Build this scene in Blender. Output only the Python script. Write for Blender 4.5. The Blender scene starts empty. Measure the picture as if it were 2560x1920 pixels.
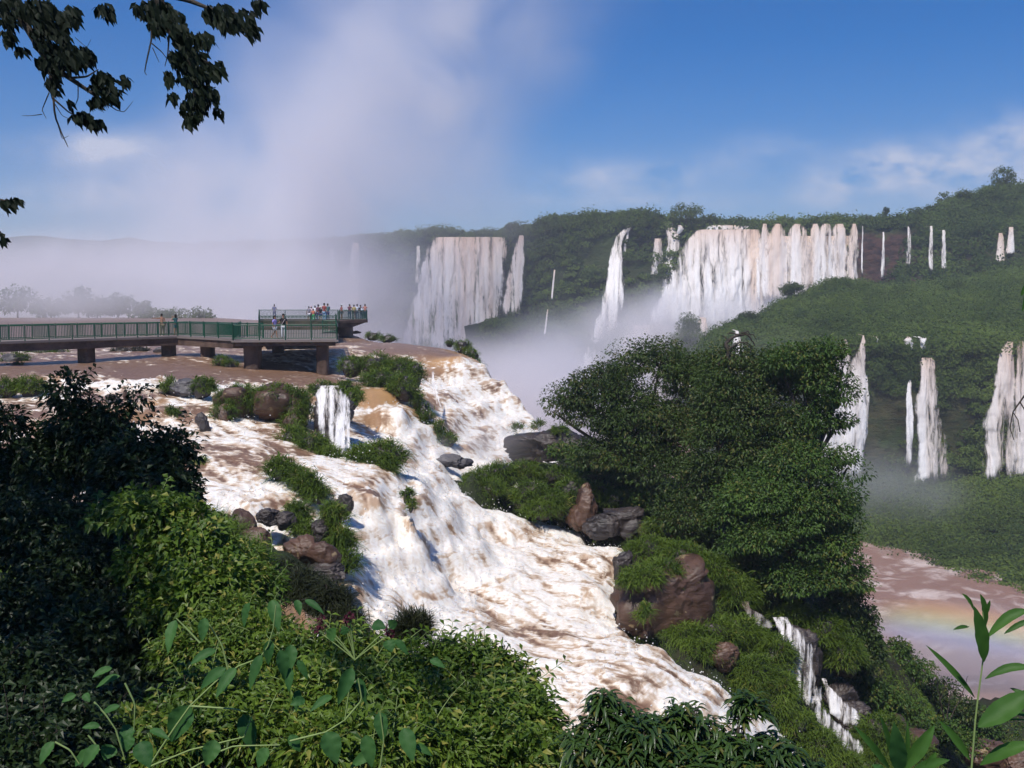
import bpy, bmesh, math, random
import numpy as np
from mathutils import Vector

# ------------------------------------------------------------------ camera, sky, sun, exposure
SC = bpy.context.scene
COL = SC.collection
F = 1005.0; CX = 512.0; CY = 384.0; PITCH = math.radians(4.8)
cam_d = bpy.data.cameras.new('camera'); cam = bpy.data.objects.new('camera', cam_d); COL.objects.link(cam)
cam_d.sensor_width = 36.0; cam_d.lens = F / 1024 * 36; cam_d.clip_start = 0.1; cam_d.clip_end = 20000
cam.rotation_euler = (math.radians(90) - PITCH, 0, 0)
SC.camera = cam

SUN_EL, SUN_AZ = 57.0, 203.0          # azimuth clockwise from +Y (view direction): behind the camera, a little left
se, sa = math.radians(SUN_EL), math.radians(SUN_AZ)
SUN = np.array([math.sin(sa) * math.cos(se), math.cos(sa) * math.cos(se), math.sin(se)])
sun_d = bpy.data.lights.new('sun', 'SUN'); sun = bpy.data.objects.new('sun', sun_d); COL.objects.link(sun)
sun_d.energy = 4.6; sun_d.angle = math.radians(0.5); sun_d.color = (1.0, 0.95, 0.87)
sun.rotation_euler = Vector(SUN).to_track_quat('Z', 'Y').to_euler()

W_ = bpy.data.worlds.new("World"); SC.world = W_; W_.use_nodes = True
nt = W_.node_tree; nt.nodes.clear()
def NN(nt, t, **k):
    n = nt.nodes.new(t)
    for a, b in k.items():
        if a.startswith('i_'):
            key = a[2:].replace('_', ' ')
            n.inputs[key].default_value = b
        else: setattr(n, a, b)
    return n
sky = NN(nt, 'ShaderNodeTexSky', sky_type='NISHITA', sun_disc=False)
sky.sun_elevation = se; sky.sun_rotation = sa; sky.altitude = 200; sky.air_density = 1.0; sky.dust_density = 0.5; sky.ozone_density = 3.0
bg = NN(nt, 'ShaderNodeBackground'); bg.inputs['Strength'].default_value = 0.10
outw = NN(nt, 'ShaderNodeOutputWorld')
geo = NN(nt, 'ShaderNodeTexCoord')
SKYV = geo.outputs['Generated']
sat = NN(nt, 'ShaderNodeHueSaturation'); sat.inputs['Saturation'].default_value = 1.6; sat.inputs['Value'].default_value = 0.92
nt.links.new(sky.outputs[0], sat.inputs['Color'])
# clouds: soft patches in given directions broken by noise
def wm(op, a, b=None, c=None):
    n = nt.nodes.new('ShaderNodeMath'); n.operation = op
    for i, v in enumerate((a, b, c)):
        if v is None: continue
        if isinstance(v, (int, float)): n.inputs[i].default_value = v
        else: nt.links.new(v, n.inputs[i])
    return n.outputs[0]
sep = NN(nt, 'ShaderNodeSeparateXYZ'); nt.links.new(SKYV, sep.inputs[0])
azi = wm('DIVIDE', sep.outputs[0], wm('MAXIMUM', sep.outputs[1], 0.05))
ele = wm('DIVIDE', sep.outputs[2], wm('MAXIMUM', sep.outputs[1], 0.05))
cmb = NN(nt, 'ShaderNodeCombineXYZ'); nt.links.new(azi, cmb.inputs[0]); nt.links.new(wm('MULTIPLY', ele, 1.8), cmb.inputs[1])
cn = NN(nt, 'ShaderNodeTexNoise'); cn.inputs['Scale'].default_value = 16; cn.inputs['Detail'].default_value = 7; cn.inputs['Roughness'].default_value = .55
nt.links.new(cmb.outputs[0], cn.inputs['Vector'])
cl = None
for (px, py, rx, ry, s) in [(112, 152, 62, 16, .75), (120, 192, 60, 22, .35), (200, 178, 50, 14, .3), (60, 205, 90, 16, .25), (930, 172, 80, 22, .8), (880, 165, 40, 12, .45), (835, 190, 40, 16, .6), (1010, 140, 40, 20, .7),
                         (590, 178, 40, 14, .4), (660, 182, 40, 14, .4), (770, 148, 40, 12, .2), (700, 170, 60, 14, .2), (640, 203, 130, 9, .3), (1050, 190, 90, 26, .4)]:
    a0 = (px - CX) / F; e0 = (300 - py) / F
    dx = wm('DIVIDE', wm('SUBTRACT', azi, a0), rx / F); dy = wm('DIVIDE', wm('SUBTRACT', ele, e0), ry / F)
    d2 = wm('ADD', wm('MULTIPLY', dx, dx), wm('MULTIPLY', dy, dy))
    g = wm('MULTIPLY', wm('POWER', 2.718, wm('MULTIPLY', d2, -1.0)), s)
    cl = g if cl is None else wm('ADD', cl, g)
cf = wm('MULTIPLY', cl, wm('MULTIPLY_ADD', cn.outputs[0], 5.0, -1.6))
cfc = nt.nodes.new('ShaderNodeClamp'); nt.links.new(cf, cfc.inputs[0]); cfc.inputs[2].default_value = .85
mixc = nt.nodes.new('ShaderNodeMix'); mixc.data_type = 'RGBA'
tint = nt.nodes.new('ShaderNodeMix'); tint.data_type = 'RGBA'; tint.blend_type = 'MULTIPLY'; tint.inputs[0].default_value = 1; nt.links.new(sat.outputs[0], tint.inputs[6]); tint.inputs[7].default_value = (.84, .86, 1.10, 1)
nt.links.new(cfc.outputs[0], mixc.inputs[0]); nt.links.new(tint.outputs[2], mixc.inputs[6]); mixc.inputs[7].default_value = (6.6, 6.9, 8.2, 1)
nt.links.new(mixc.outputs[2], bg.inputs[0]); nt.links.new(bg.outputs[0], outw.inputs[0])

SC.view_settings.view_transform = 'Standard'; SC.view_settings.look = 'None'; SC.view_settings.gamma = 1.0
SC.view_settings.exposure = 0.0; SC.view_settings.use_curve_mapping = False
SC.render.engine = 'CYCLES'
SC.cycles.use_denoising = True
SC.cycles.volume_bounces = 6; SC.cycles.max_bounces = 10; SC.cycles.transparent_max_bounces = 24; SC.cycles.diffuse_bounces = 3
SC.cycles.volume_max_steps = 128
SC.cycles.sample_clamp_indirect = 6
SC.cycles.use_adaptive_sampling = True; SC.cycles.adaptive_threshold = 0.03
FOG = True

RNG = np.random.default_rng(7)
random.seed(7)

# ------------------------------------------------------------------ helpers
def P(px, py, Y):
    px = np.asarray(px, float); py = np.asarray(py, float); Y = np.asarray(Y, float)
    u = (px - CX) / F; v = (CY - py) / F
    wy = math.cos(PITCH) + v * math.sin(PITCH); wz = -math.sin(PITCH) + v * math.cos(PITCH)
    s = Y / wy
    return np.stack(np.broadcast_arrays(u * s, Y, wz * s), -1)
def Pz(px, py, z):
    u = (px - CX) / F; v = (CY - py) / F
    wy = math.cos(PITCH) + v * math.sin(PITCH); wz = -math.sin(PITCH) + v * math.cos(PITCH)
    s = z / wz
    return np.array([u * s, wy * s, z])

def _h(ix, iy, iz, seed):
    h = (ix.astype(np.uint32) * np.uint32(374761393) + iy.astype(np.uint32) * np.uint32(668265263) + iz.astype(np.uint32) * np.uint32(2147483647) + np.uint32(seed * 1013904223 & 0xffffffff))
    h = (h ^ (h >> np.uint32(13))) * np.uint32(1274126177); h = h ^ (h >> np.uint32(16)); h = h * np.uint32(2246822519); h ^= h >> np.uint32(15)
    return h.astype(np.float64) / 4294967295.0 * 2 - 1
def vnoise(p, seed=0):
    with np.errstate(over='ignore'):
        i = np.floor(p).astype(np.int64); f = p - i; u = f * f * f * (f * (f * 6 - 15) + 10)
        r = 0
        for dx in (0, 1):
            wx = u[..., 0] if dx else 1 - u[..., 0]
            for dy in (0, 1):
                wy = u[..., 1] if dy else 1 - u[..., 1]
                for dz in (0, 1):
                    wz = u[..., 2] if dz else 1 - u[..., 2]
                    r = r + wx * wy * wz * _h(i[..., 0] + dx, i[..., 1] + dy, i[..., 2] + dz, seed)
    return r
def fbm(p, octv=4, gain=.5, seed=0, ridged=False):
    p = np.asarray(p, float); a = 1; s = 0; t = 0
    for o in range(octv):
        n = vnoise(p + 17.3 * o, seed + o)
        if ridged: n = 1 - 2 * np.abs(n)
        s = s + a * n; t += a; a *= gain; p = p * 2.03
    return s / t

def mk(name, V, Fc, mat, parent=None, smooth=True, attrs=None, uv=None):
    V = np.ascontiguousarray(V, dtype=np.float32).reshape(-1, 3)
    me = bpy.data.meshes.new(name)
    Fl = Fc if isinstance(Fc, list) else [Fc]
    Fl = [np.asarray(f, dtype=np.int32) for f in Fl if len(f)]
    me.vertices.add(len(V)); me.vertices.foreach_set('co', V.ravel())
    nl = sum(f.size for f in Fl); nf = sum(len(f) for f in Fl)
    me.loops.add(nl); me.loops.foreach_set('vertex_index', np.concatenate([f.ravel() for f in Fl]))
    tot = np.concatenate([np.full(len(f), f.shape[1], dtype=np.int32) for f in Fl])
    st = np.concatenate([[0], np.cumsum(tot)[:-1]]).astype(np.int32)
    me.polygons.add(nf); me.polygons.foreach_set('loop_start', st); me.polygons.foreach_set('loop_total', tot)
    me.polygons.foreach_set('use_smooth', np.full(nf, smooth))
    me.update(calc_edges=True)
    if attrs:
        for k, a in attrs.items():
            at = me.attributes.new(k, 'FLOAT', 'POINT'); at.data.foreach_set('value', np.ascontiguousarray(a, dtype=np.float32).ravel())
    if uv is not None:
        at = me.attributes.new('fuv', 'FLOAT_VECTOR', 'POINT')
        u3 = np.zeros((len(V), 3), np.float32); u3[:, :2] = np.asarray(uv).reshape(-1, 2); at.data.foreach_set('vector', u3.ravel())
    me.validate()
    ob = bpy.data.objects.new(name, me); COL.objects.link(ob)
    if mat: me.materials.append(mat)
    if parent is not None: ob.parent = parent
    return ob
def grid_faces(nr, nc, mask=None):
    i = np.arange(nr * nc).reshape(nr, nc)
    f = np.stack([i[:-1, :-1], i[:-1, 1:], i[1:, 1:], i[1:, :-1]], -1)
    if mask is not None:
        m = mask[:-1, :-1] & mask[:-1, 1:] & mask[1:, 1:] & mask[1:, :-1]
        return f[m]
    return f.reshape(-1, 4)
def tag(o, label, cat, group=None):
    o['label'] = label; o['category'] = cat
    if group: o['group'] = group
    return o
def root(name, loc, label, cat, group=None):
    o = bpy.data.objects.new(name, None); COL.objects.link(o); o.location = Vector(loc); o.empty_display_size = .2
    return tag(o, label, cat, group)
def kind(o, k): o['kind'] = k; return o
def sub(name, V, Fc, mat, rt, **k):
    """child mesh given in world coordinates under an unrotated root"""
    return mk(name, np.asarray(V) - np.array(rt.location), Fc, mat, rt, **k)
def rbf(xy, z, scale=1.0):
    n = len(xy); A = np.zeros((n + 3, n + 3))
    d = np.linalg.norm(xy[:, None] - xy[None], axis=-1)
    A[:n, :n] = d; A[:n, n] = 1; A[:n, n + 1:] = xy; A[n:, :n] = A[:n, n:].T
    w = np.linalg.solve(A + np.diag(np.r_[np.full(n, 1e-3), 0, 0, 0]), np.r_[z, 0, 0, 0])
    def ev(q):
        sh = q.shape[:-1]; q = q.reshape(-1, 2); o = np.empty(len(q))
        for s in range(0, len(q), 20000):
            c = q[s:s + 20000]; o[s:s + 20000] = np.linalg.norm(c[:, None] - xy[None], axis=-1) @ w[:n] + w[n] + c @ w[n + 1:]
        return o.reshape(sh)
    return ev
def inpoly(q, poly):
    x, y = q[..., 0], q[..., 1]; ins = np.zeros(x.shape, bool); n = len(poly)
    for i in range(n):
        x1, y1 = poly[i]; x2, y2 = poly[(i + 1) % n]
        c = ((y1 > y) != (y2 > y)) & (x < (x2 - x1) * (y - y1) / (y2 - y1 + 1e-12) + x1)
        ins ^= c
    return ins
def polydist(q, poly):
    d = np.full(q.shape[:-1], 1e9); n = len(poly)
    for i in range(n):
        a = np.array(poly[i]); b = np.array(poly[(i + 1) % n]); ab = b - a
        t = np.clip(((q - a) @ ab) / (ab @ ab), 0, 1)
        d = np.minimum(d, np.linalg.norm(q - a - t[..., None] * ab, axis=-1))
    return d
def sstep(a, b, x):
    t = np.clip((x - a) / (b - a), 0, 1); return t * t * (3 - 2 * t)

# ------------------------------------------------------------------ materials
def M(name):
    m = bpy.data.materials.new(name); m.use_nodes = True; m.node_tree.nodes.clear(); return m
class NB:
    def __init__(s, m): s.t = m.node_tree
    def n(s, ty, **k): return NN(s.t, ty, **k)
    def l(s, a, b): s.t.links.new(a, b)
    def math(s, op, a, b=None, c=None, clamp=False):
        n = s.t.nodes.new('ShaderNodeMath'); n.operation = op; n.use_clamp = clamp
        for i, v in enumerate((a, b, c)):
            if v is None: continue
            if isinstance(v, (int, float)): n.inputs[i].default_value = v
            else: s.l(v, n.inputs[i])
        return n.outputs[0]
    def mix(s, f, a, b):
        n = s.t.nodes.new('ShaderNodeMix'); n.data_type = 'RGBA'
        for i, v in ((0, f), (6, a), (7, b)):
            if isinstance(v, (int, float)): n.inputs[i].default_value = v
            elif isinstance(v, tuple): n.inputs[i].default_value = (*v, 1)
            else: s.l(v, n.inputs[i])
        return n.outputs[2]
    def noise(s, vec, scale, detail=4, rough=.5, dist=0):
        n = s.n('ShaderNodeTexNoise'); n.inputs['Scale'].default_value = scale; n.inputs['Detail'].default_value = detail
        n.inputs['Roughness'].default_value = rough; n.inputs['Distortion'].default_value = dist
        if vec is not None: s.l(vec, n.inputs['Vector'])
        return n.outputs[0]
    def ramp(s, v, a, b):
        n = s.n('ShaderNodeMapRange'); n.interpolation_type = 'SMOOTHSTEP'; s.l(v, n.inputs[0]); n.inputs[1].default_value = a; n.inputs[2].default_value = b
        return n.outputs[0]
    def attr(s, nm, vec=False):
        n = s.n('ShaderNodeAttribute', attribute_name=nm); return n.outputs['Vector' if vec else 'Fac']
    def pos(s): return s.n('ShaderNodeNewGeometry').outputs['Position']
    def obj(s): return s.n('ShaderNodeTexCoord').outputs['Object']
    def scalev(s, v, sc):
        n = s.n('ShaderNodeMapping'); s.l(v, n.inputs[0]); n.inputs['Scale'].default_value = sc; return n.outputs[0]
    def bump(s, h, strength, dist):
        n = s.n('ShaderNodeBump'); n.inputs['Strength'].default_value = strength; n.inputs['Distance'].default_value = dist; s.l(h, n.inputs['Height']); return n.outputs[0]
    def out(s, sh, vol=False):
        o = s.n('ShaderNodeOutputMaterial'); s.l(sh, o.inputs['Volume' if vol else 'Surface'])
    def prin(s, col, rough=.6, normal=None, spec=.3):
        p = s.n('ShaderNodeBsdfPrincipled')
        if isinstance(col, tuple): p.inputs['Base Color'].default_value = (*col, 1)
        else: s.l(col, p.inputs['Base Color'])
        if isinstance(rough, (int, float)): p.inputs['Roughness'].default_value = rough
        else: s.l(rough, p.inputs['Roughness'])
        p.inputs['Specular IOR Level'].default_value = spec
        if normal is not None: s.l(normal, p.inputs['Normal'])
        return p.outputs[0]

def leaf_mat(name, dark, light, dry=None, transl=.3, rough=.5, spec=.35, patch=.5):
    m = M(name); b = NB(m); r = b.attr('rnd')
    n = b.noise(b.pos(), patch, 3)
    f = b.math('ADD', b.math('MULTIPLY', r, .6), b.math('MULTIPLY_ADD', n, 1.6, -.6), clamp=True)
    c = b.mix(f, dark, light)
    if dry is not None: c = b.mix(b.ramp(r, .88, .96), c, dry)
    p = b.prin(c, rough, b.bump(b.noise(b.pos(), patch * 60, 3), .25, .004) if patch >= 1.5 else None, spec)
    t = b.n('ShaderNodeBsdfTranslucent'); b.l(c, t.inputs[0])
    mx = b.n('ShaderNodeMixShader'); mx.inputs[0].default_value = transl; b.l(p, mx.inputs[1]); b.l(t.outputs[0], mx.inputs[2])
    b.out(mx.outputs[0]); return m
def rock_mat(name, c1, c2, scale=1.0, rough=.55, lich=None):
    m = M(name); b = NB(m); p = b.pos()
    n1 = b.noise(p, .8 * scale, 6, .6); n2 = b.noise(b.scalev(p, (1, 1, 3)), 3 * scale, 6, .65, .4)
    c = b.mix(b.ramp(n1, .35, .65), c1, c2); c = b.mix(b.ramp(n2, .55, .75), c, tuple(x * .45 for x in c1))
    if lich: c = b.mix(b.ramp(b.noise(p, 1.7, 5, .6), .62, .68), c, lich)
    b.out(b.prin(c, rough, b.bump(n2, .7, .08), .5)); return m
def plain(name, col, rough=.6, spec=.3):
    m = M(name); b = NB(m); n = b.noise(b.obj(), 3.0, 4)
    c = b.mix(n, tuple(x * .75 for x in col), tuple(min(1, x * 1.2) for x in col)); b.out(b.prin(c, rough, spec=spec)); return m

MT = {}
MT['far_leaf'] = leaf_mat('far_foliage', (.026, .050, .012), (.130, .185, .038), patch=.03, rough=.8, spec=.1)
MT['tree_leaf'] = leaf_mat('tree_foliage', (.020, .038, .008), (.070, .118, .020), (.11, .11, .03), .22, .5, .3, .35)
MT['tree_leaf2'] = leaf_mat('tree_foliage_light', (.030, .066, .012), (.095, .170, .028), (.14, .15, .03), .25, .5, .3, .4)
MT['grass'] = leaf_mat('river_grass', (.045, .085, .010), (.140, .210, .025), (.24, .22, .05), .3, .55, .25, .6)
MT['grass_dk'] = leaf_mat('dark_and_shade_toned_grass', (.016, .022, .010), (.040, .048, .020), (.05, .03, .03), .2, .55, .2, .6)  # dark blades; the black bank clump has its shade put into this colour
MT['shrub'] = leaf_mat('shrub_foliage', (.025, .070, .008), (.175, .265, .030), (.28, .28, .06), .35, .45, .35, .9)
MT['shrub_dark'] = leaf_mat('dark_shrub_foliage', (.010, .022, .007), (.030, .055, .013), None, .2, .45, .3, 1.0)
MT['bough'] = leaf_mat('shade_toned_bough_foliage', (.006, .010, .006), (.012, .020, .009), None, .04, .6, .1, 1.0)  # near black: shade of the canopy above is put into the leaf colour
MT['bigleaf'] = leaf_mat('broad_leaf', (.025, .090, .022), (.075, .180, .045), (.20, .26, .03), .3, .55, .25, 9)
MT['longleaf'] = leaf_mat('long_leaf', (.022, .050, .012), (.060, .115, .022), (.13, .13, .03), .3, .35, .6, 2.5)
MT['lance'] = leaf_mat('lance_leaf', (.035, .100, .018), (.080, .190, .030), None, .35, .5, .3, 9)
MT['purple'] = leaf_mat('purple_flower', (.06, .01, .025), (.14, .03, .05), None, .3, .6, .2, 3)
MT['bark'] = rock_mat('bark', (.035, .026, .020), (.07, .055, .04), 3, .8)
MT['stem'] = plain('green_stem', (.22, .30, .10), .5)
MT['rock'] = rock_mat('wet_basalt', (.030, .024, .024), (.060, .045, .040), 1.2, .4)
MT['rock_brown'] = rock_mat('brown_rock', (.055, .028, .018), (.115, .062, .040), .8, .45, (.26, .19, .10))
MT['rock_grey'] = rock_mat('grey_rock', (.055, .050, .055), (.10, .09, .095), 1, .5)
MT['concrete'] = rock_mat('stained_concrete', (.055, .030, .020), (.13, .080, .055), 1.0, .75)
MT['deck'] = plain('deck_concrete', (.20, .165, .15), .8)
MT['rail'] = plain('green_paint', (.012, .085, .045), .45, .4)
MT['rail_far'] = MT['rail']

# ground
def ground_mat():
    m = M('earth_and_moss'); b = NB(m); p = b.pos()
    n = b.noise(p, .5, 6, .6); n2 = b.noise(p, 4, 6, .6)
    c = b.mix(b.ramp(n, .4, .6), (.035, .026, .020), (.022, .040, .012)); c = b.mix(n2, c, (.03, .03, .015))
    b.out(b.prin(c, .8, b.bump(n2, .8, .15), .2)); return m
MT['ground'] = ground_mat()
def cliff_mat():
    m = M('overgrown_cliff'); b = NB(m); p = b.pos()
    n = b.noise(b.scalev(p, (1, 1, .6)), .05, 6, .65); n2 = b.noise(b.scalev(p, (1, 1, 2.5)), .25, 6, .7)
    c = b.mix(b.ramp(n, .35, .6), (.020, .040, .012), (.045, .075, .022))
    rk = b.mix(b.ramp(n2, .4, .6), (.085, .045, .035), (.035, .024, .022))
    c = b.mix(b.math('MULTIPLY', b.attr('rocky'), b.ramp(b.noise(p, .12, 5, .6), .30, .5), clamp=True), c, rk)
    b.out(b.prin(c, .9, b.bump(n2, 1.0, 1.5), .1)); return m
MT['cliff'] = cliff_mat()

def water_mat(name, fine=1.0, bumpd=.12):
    """turbulent silty water: attribute foam 0 brown .. 1 white"""
    m = M(name); b = NB(m); p = b.pos()
    fuv = b.attr('fuv', True)
    n1 = b.noise(p, .8 * fine, 6, .52, 2.0); n2 = b.noise(fuv, 1.5 * fine, 6, .52, 1.8); n3 = b.noise(p, 3.2 * fine, 5, .55, 1.2)
    foam = b.attr('foam'); orange = b.attr('ochre')
    t = b.math('ADD', foam, b.math('ADD', b.math('MULTIPLY_ADD', n1, 1.5, -.78), b.math('MULTIPLY_ADD', n2, 1.7, -.88)))
    f1 = b.ramp(t, -.12, .75)
    brown = b.mix(b.ramp(n3, .3, .7), (.155, .084, .050), (.25, .150, .098)); brown = b.mix(b.ramp(foam, .15, .5), brown, (.50, .34, .23))
    brown = b.mix(orange, brown, (.50, .29, .13))
    mid = b.mix(b.ramp(n3, .3, .7), (.52, .38, .26), (.70, .58, .46))
    white = b.mix(b.ramp(n3, .35, .62), (.76, .68, .59), (.86, .82, .77))
    c = b.mix(b.ramp(f1, .0, .55), brown, mid); c = b.mix(b.ramp(f1, .40, .95), c, white)
    h = b.math('ADD', n2, b.math('MULTIPLY', n3, .5))
    rough = b.math('MULTIPLY_ADD', f1, .4, .42, clamp=True)
    sh = b.prin(c, rough, b.bump(h, .22, bumpd), .35); pn = sh.node
    b.l(b.math('MULTIPLY', f1, .45), pn.inputs['Subsurface Weight']); pn.inputs['Subsurface Radius'].default_value = (.5, .42, .34); pn.inputs['Subsurface Scale'].default_value = .35
    b.out(sh); return m
MT['rapids'] = water_mat('rapids_water')
def lower_mat():
    m = M('silty_river'); b = NB(m); p = b.pos()
    n1 = b.noise(p, .035, 8, .62, 2.0); n2 = b.noise(p, .15, 8, .65, 1.5)
    t = b.math('ADD', n1, b.math('MULTIPLY_ADD', n2, 1.1, -.55))
    c = b.mix(b.ramp(t, .45, .75), (.27, .155, .12), (.62, .50, .45))
    n3 = b.noise(p, .6, 6, .6, .8); b.out(b.prin(c, .4, b.bump(b.math('ADD', n2, b.math('MULTIPLY', n3, .4)), .8, .6), .4)); return m
MT['river'] = lower_mat()
def fall_mat(name, op=.2, warm=.5, sc=1.0):
    """falling water, streaked along the fall; fuv in metres (across, down); attribute edge 0 at borders .. 1 inside"""
    m = M(name); b = NB(m); fuv = b.attr('fuv', True)
    s1 = b.noise(b.scalev(fuv, (1, .10, 1)), .55 * sc, 7, .6, .6); s2 = b.noise(b.scalev(fuv, (1, .22, 1)), 2.0 * sc, 6, .65, .8)
    s3 = b.noise(b.scalev(fuv, (1, .05, 1)), .12 * sc, 4, .5)
    c = b.mix(b.ramp(s1, .35, .65), (.80, .74, .70), (.92, .90, .90))
    c = b.mix(b.math('MULTIPLY', b.ramp(s3, .45, .65), warm, clamp=True), c, (.62, .38, .24))
    e = b.attr('edge')
    a = b.math('ADD', b.math('MULTIPLY_ADD', e, .75, op - .2), b.math('ADD', b.math('MULTIPLY_ADD', s1, 3.6, -1.75), b.math('MULTIPLY_ADD', s2, 1.6, -.8)))
    a = b.math('MULTIPLY', b.ramp(a, .0, .8), b.ramp(b.math('ADD', e, b.math('MULTIPLY_ADD', s2, .9, -.5)), 0.0, .55))
    c = b.mix(b.math('MULTIPLY', b.attr('lip'), b.math('MULTIPLY_ADD', warm, 1.2, .1), clamp=True), c, (.58, .38, .27))
    d = b.n('ShaderNodeBsdfDiffuse'); b.l(c, d.inputs[0]); tl = b.n('ShaderNodeBsdfTranslucent'); b.l(c, tl.inputs[0])
    b.l(b.bump(b.math('ADD', s1, s2), .35, .3 / sc), d.inputs['Normal'])
    mx = b.n('ShaderNodeMixShader'); mx.inputs[0].default_value = .2; b.l(d.outputs[0], mx.inputs[1]); b.l(tl.outputs[0], mx.inputs[2])
    tr = b.n('ShaderNodeBsdfTransparent'); m2 = b.n('ShaderNodeMixShader'); b.l(a, m2.inputs[0]); b.l(tr.outputs[0], m2.inputs[1]); b.l(mx.outputs[0], m2.inputs[2])
    b.out(m2.outputs[0]); return m
MT['fall'] = fall_mat('falling_water', .22, .5, .6)
MT['fall_thin'] = fall_mat('thin_falling_water', .1, .1, .8)
MT['fall_near'] = fall_mat('near_falling_water', -.14, .0, 4.5)

# ------------------------------------------------------------------ river plateau: water height W(x,y), bed height T(x,y)
WP = [(100,318,-4.2),(250,322,-4.1),(345,332,-4.0),(300,335,-4.1),(0,345,-4.4),(150,345,-4.4),(300,345,-4.35),(400,343,-4.1),(440,348,-4.3),
 (-100,360,-4.6),(0,360,-4.6),(150,360,-4.6),(250,360,-4.65),(330,360,-4.75),(-100,372,-4.7),(0,372,-4.7),(50,374,-4.7),(110,376,-4.75),(160,376,-4.75),(240,380,-5.2),(252,372,-5.15),(322,374,-5.4),(290,372,-5.2),(240,366,-4.85),(278,353,-4.5),(207,357,-4.5),(86,363,-4.72),(345,378,-5.5),
 (110,385.5,-5.35),(160,385.5,-5.35),(60,386,-5.3),(-60,385,-5.2),(0,396,-5.5),(80,396,-5.5),(150,395,-5.4),(100,402,-5.55),(100,411,-6.05),(140,400,-5.5),(150,408,-5.95),(0,405,-5.6),
 (-80,430,-6.3),(30,430,-6.4),(220,400,-5.9),(215,388,-5.4),(190,410,-6.0),(170,430,-6.7),(230,430,-6.8),(250,450,-7.3),(200,450,-7.1),(180,480,-7.7),(240,480,-7.8),
 (280,455,-7.5),(350,478,-8.2),(250,505,-8.2),(210,500,-8.0),(230,515,-8.3),(370,490,-8.6),(400,480,-8.7),(420,490,-9.2),(380,500,-8.8),(410,515,-9.5),(400,550,-11),(430,560,-11.8),(370,560,-10.8),
 (440,500,-10.2),(470,500,-11),(480,540,-12.6),(450,590,-13.3),(400,600,-12.3),(370,590,-11.3),(350,585,-10.6),(440,462,-9.8),(500,468,-10.8),(480,455,-10.4),(455,480,-10.3),
 (370,384,-5.6),(385,387,-5.75),(400,410,-6.8),(420,440,-8.7),(435,455,-9.6),(375,430,-7.9),(430,352,-4.5),(460,356,-4.7),(440,365,-5.4),(480,372,-6),(450,400,-7.5),(480,400,-8),(505,410,-8.8),
 (470,430,-9.3),(510,440,-10.3),(500,458,-11),(540,480,-11.8),(520,510,-12.8),(560,530,-13.2),(600,545,-13.4),(530,570,-13.6),(600,590,-13.8),(500,620,-13.9),(580,640,-14.1),(450,640,-13.4),
 (520,690,-14.4),(640,665,-14.6),(620,710,-14.8),(700,700,-15.6),(700,740,-16),(750,735,-17.2),(780,768,-18.8),(830,790,-21.5),(620,768,-15),(850,850,-24),(500,768,-14.6),(400,680,-12.8),
 (500,512,-12.0),(540,522,-12.9),(580,532,-13.2),(620,546,-13.5),(660,650,-14.8),(700,672,-15.6),(740,695,-16.6),(775,722,-18),(815,752,-20),(650,654,-14.7),(400,650,-12),(350,620,-10.6),(280,600,-9.6)]
wpt = np.array([Pz(*a) for a in WP] + [np.array(a) for a in [(-130., 250., -4.25), (-60., 275., -4.2), (-200., 200., -4.3), (-100., 180., -4.3), (-60., 200., -4.25), (-150., 120., -4.5), (-90., 90., -4.6), (-180., 290., -4.2), (-20., 200., -4.2), (-70., 140., -4.4)]])
TI = [(470,478,57),(500,494,58.5),(535,500,59),(500,470,62),(520,455,68),(560,470,62),(600,500,60),(600,535,56),(645,532,54.5),(680,500,58),(640,480,63),(700,560,50),(660,600,46),(690,640,43.5),
 (740,600,50),(740,660,45),(780,700,44),(800,600,54),(820,680,49),(860,640,55),(860,740,50),(920,700,56),(900,760,52),(960,740,62),(980,780,58),(750,500,60),(800,520,60)]
tis = P(*np.array(TI, float).T)
BK = np.array([(*P(235,520,38.5),),(*P(230,545,34),),(*P(290,562,35),),(*P(330,600,34),),(*P(380,642,33.5),),(*P(430,682,33),),(*P(480,725,31.5),),(*P(560,790,28),),(0,20,-11.2),(0,10,-6.2),(0,5,-3.4),(0,0,-1.7),
 (-10,30,-7.4),(-10,20,-5.6),(-6,10,-3.7),(-12,35,-7.8),(-25,35,-7.2),(-25,20,-5),(-20,5,-1.5),(-8,0,-1.3),(8,0,-2.2),(7,10,-6.6),(7,20,-11.6),(12,30,-17),(16,40,-22),(20,20,-14),(15,8,-6),(30,30,-22),(30,5,-6),(0,-20,2),(-25,-20,3),(25,-20,0),(22,48,-26)])
W_ev = rbf(np.r_[wpt[:, :2], tis[:, :2], BK[:, :2]], np.r_[wpt[:, 2], tis[:, 2] - 2.5, BK[:, 2] - 2.5])
T_ev = rbf(np.r_[wpt[:, :2], tis[:, :2], BK[:, :2]], np.r_[wpt[:, 2] - 1.4, tis[:, 2], BK[:, 2]])
EDGE = [Pz(-300,317,-4.3),Pz(215,318,-4.2),Pz(300,322,-4.1),Pz(345,331.5,-4.0),Pz(400,341,-4.1),Pz(440,346.5,-4.3),Pz(478,351,-4.5),Pz(490,367,-5.6),Pz(505,382,-6.9),Pz(518,397,-8.0),Pz(528,413,-9.2),Pz(535,430,-10.4),Pz(539,447,-11.5),Pz(600,447,-11.5),Pz(700,450,-11.5),
        Pz(800,470,-12.5),Pz(870,540,-16),Pz(890,620,-20),Pz(930,670,-24),Pz(1000,725,-29),Pz(1100,760,-31)]
POLY = [tuple(e[:2]) for e in EDGE] + [(60, 30), (60, -30), (-150, -30), (-150, 200)]
def plateau_drop(q):
    d = np.where(inpoly(q, POLY), 0, polydist(q, POLY)); return d

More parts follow.
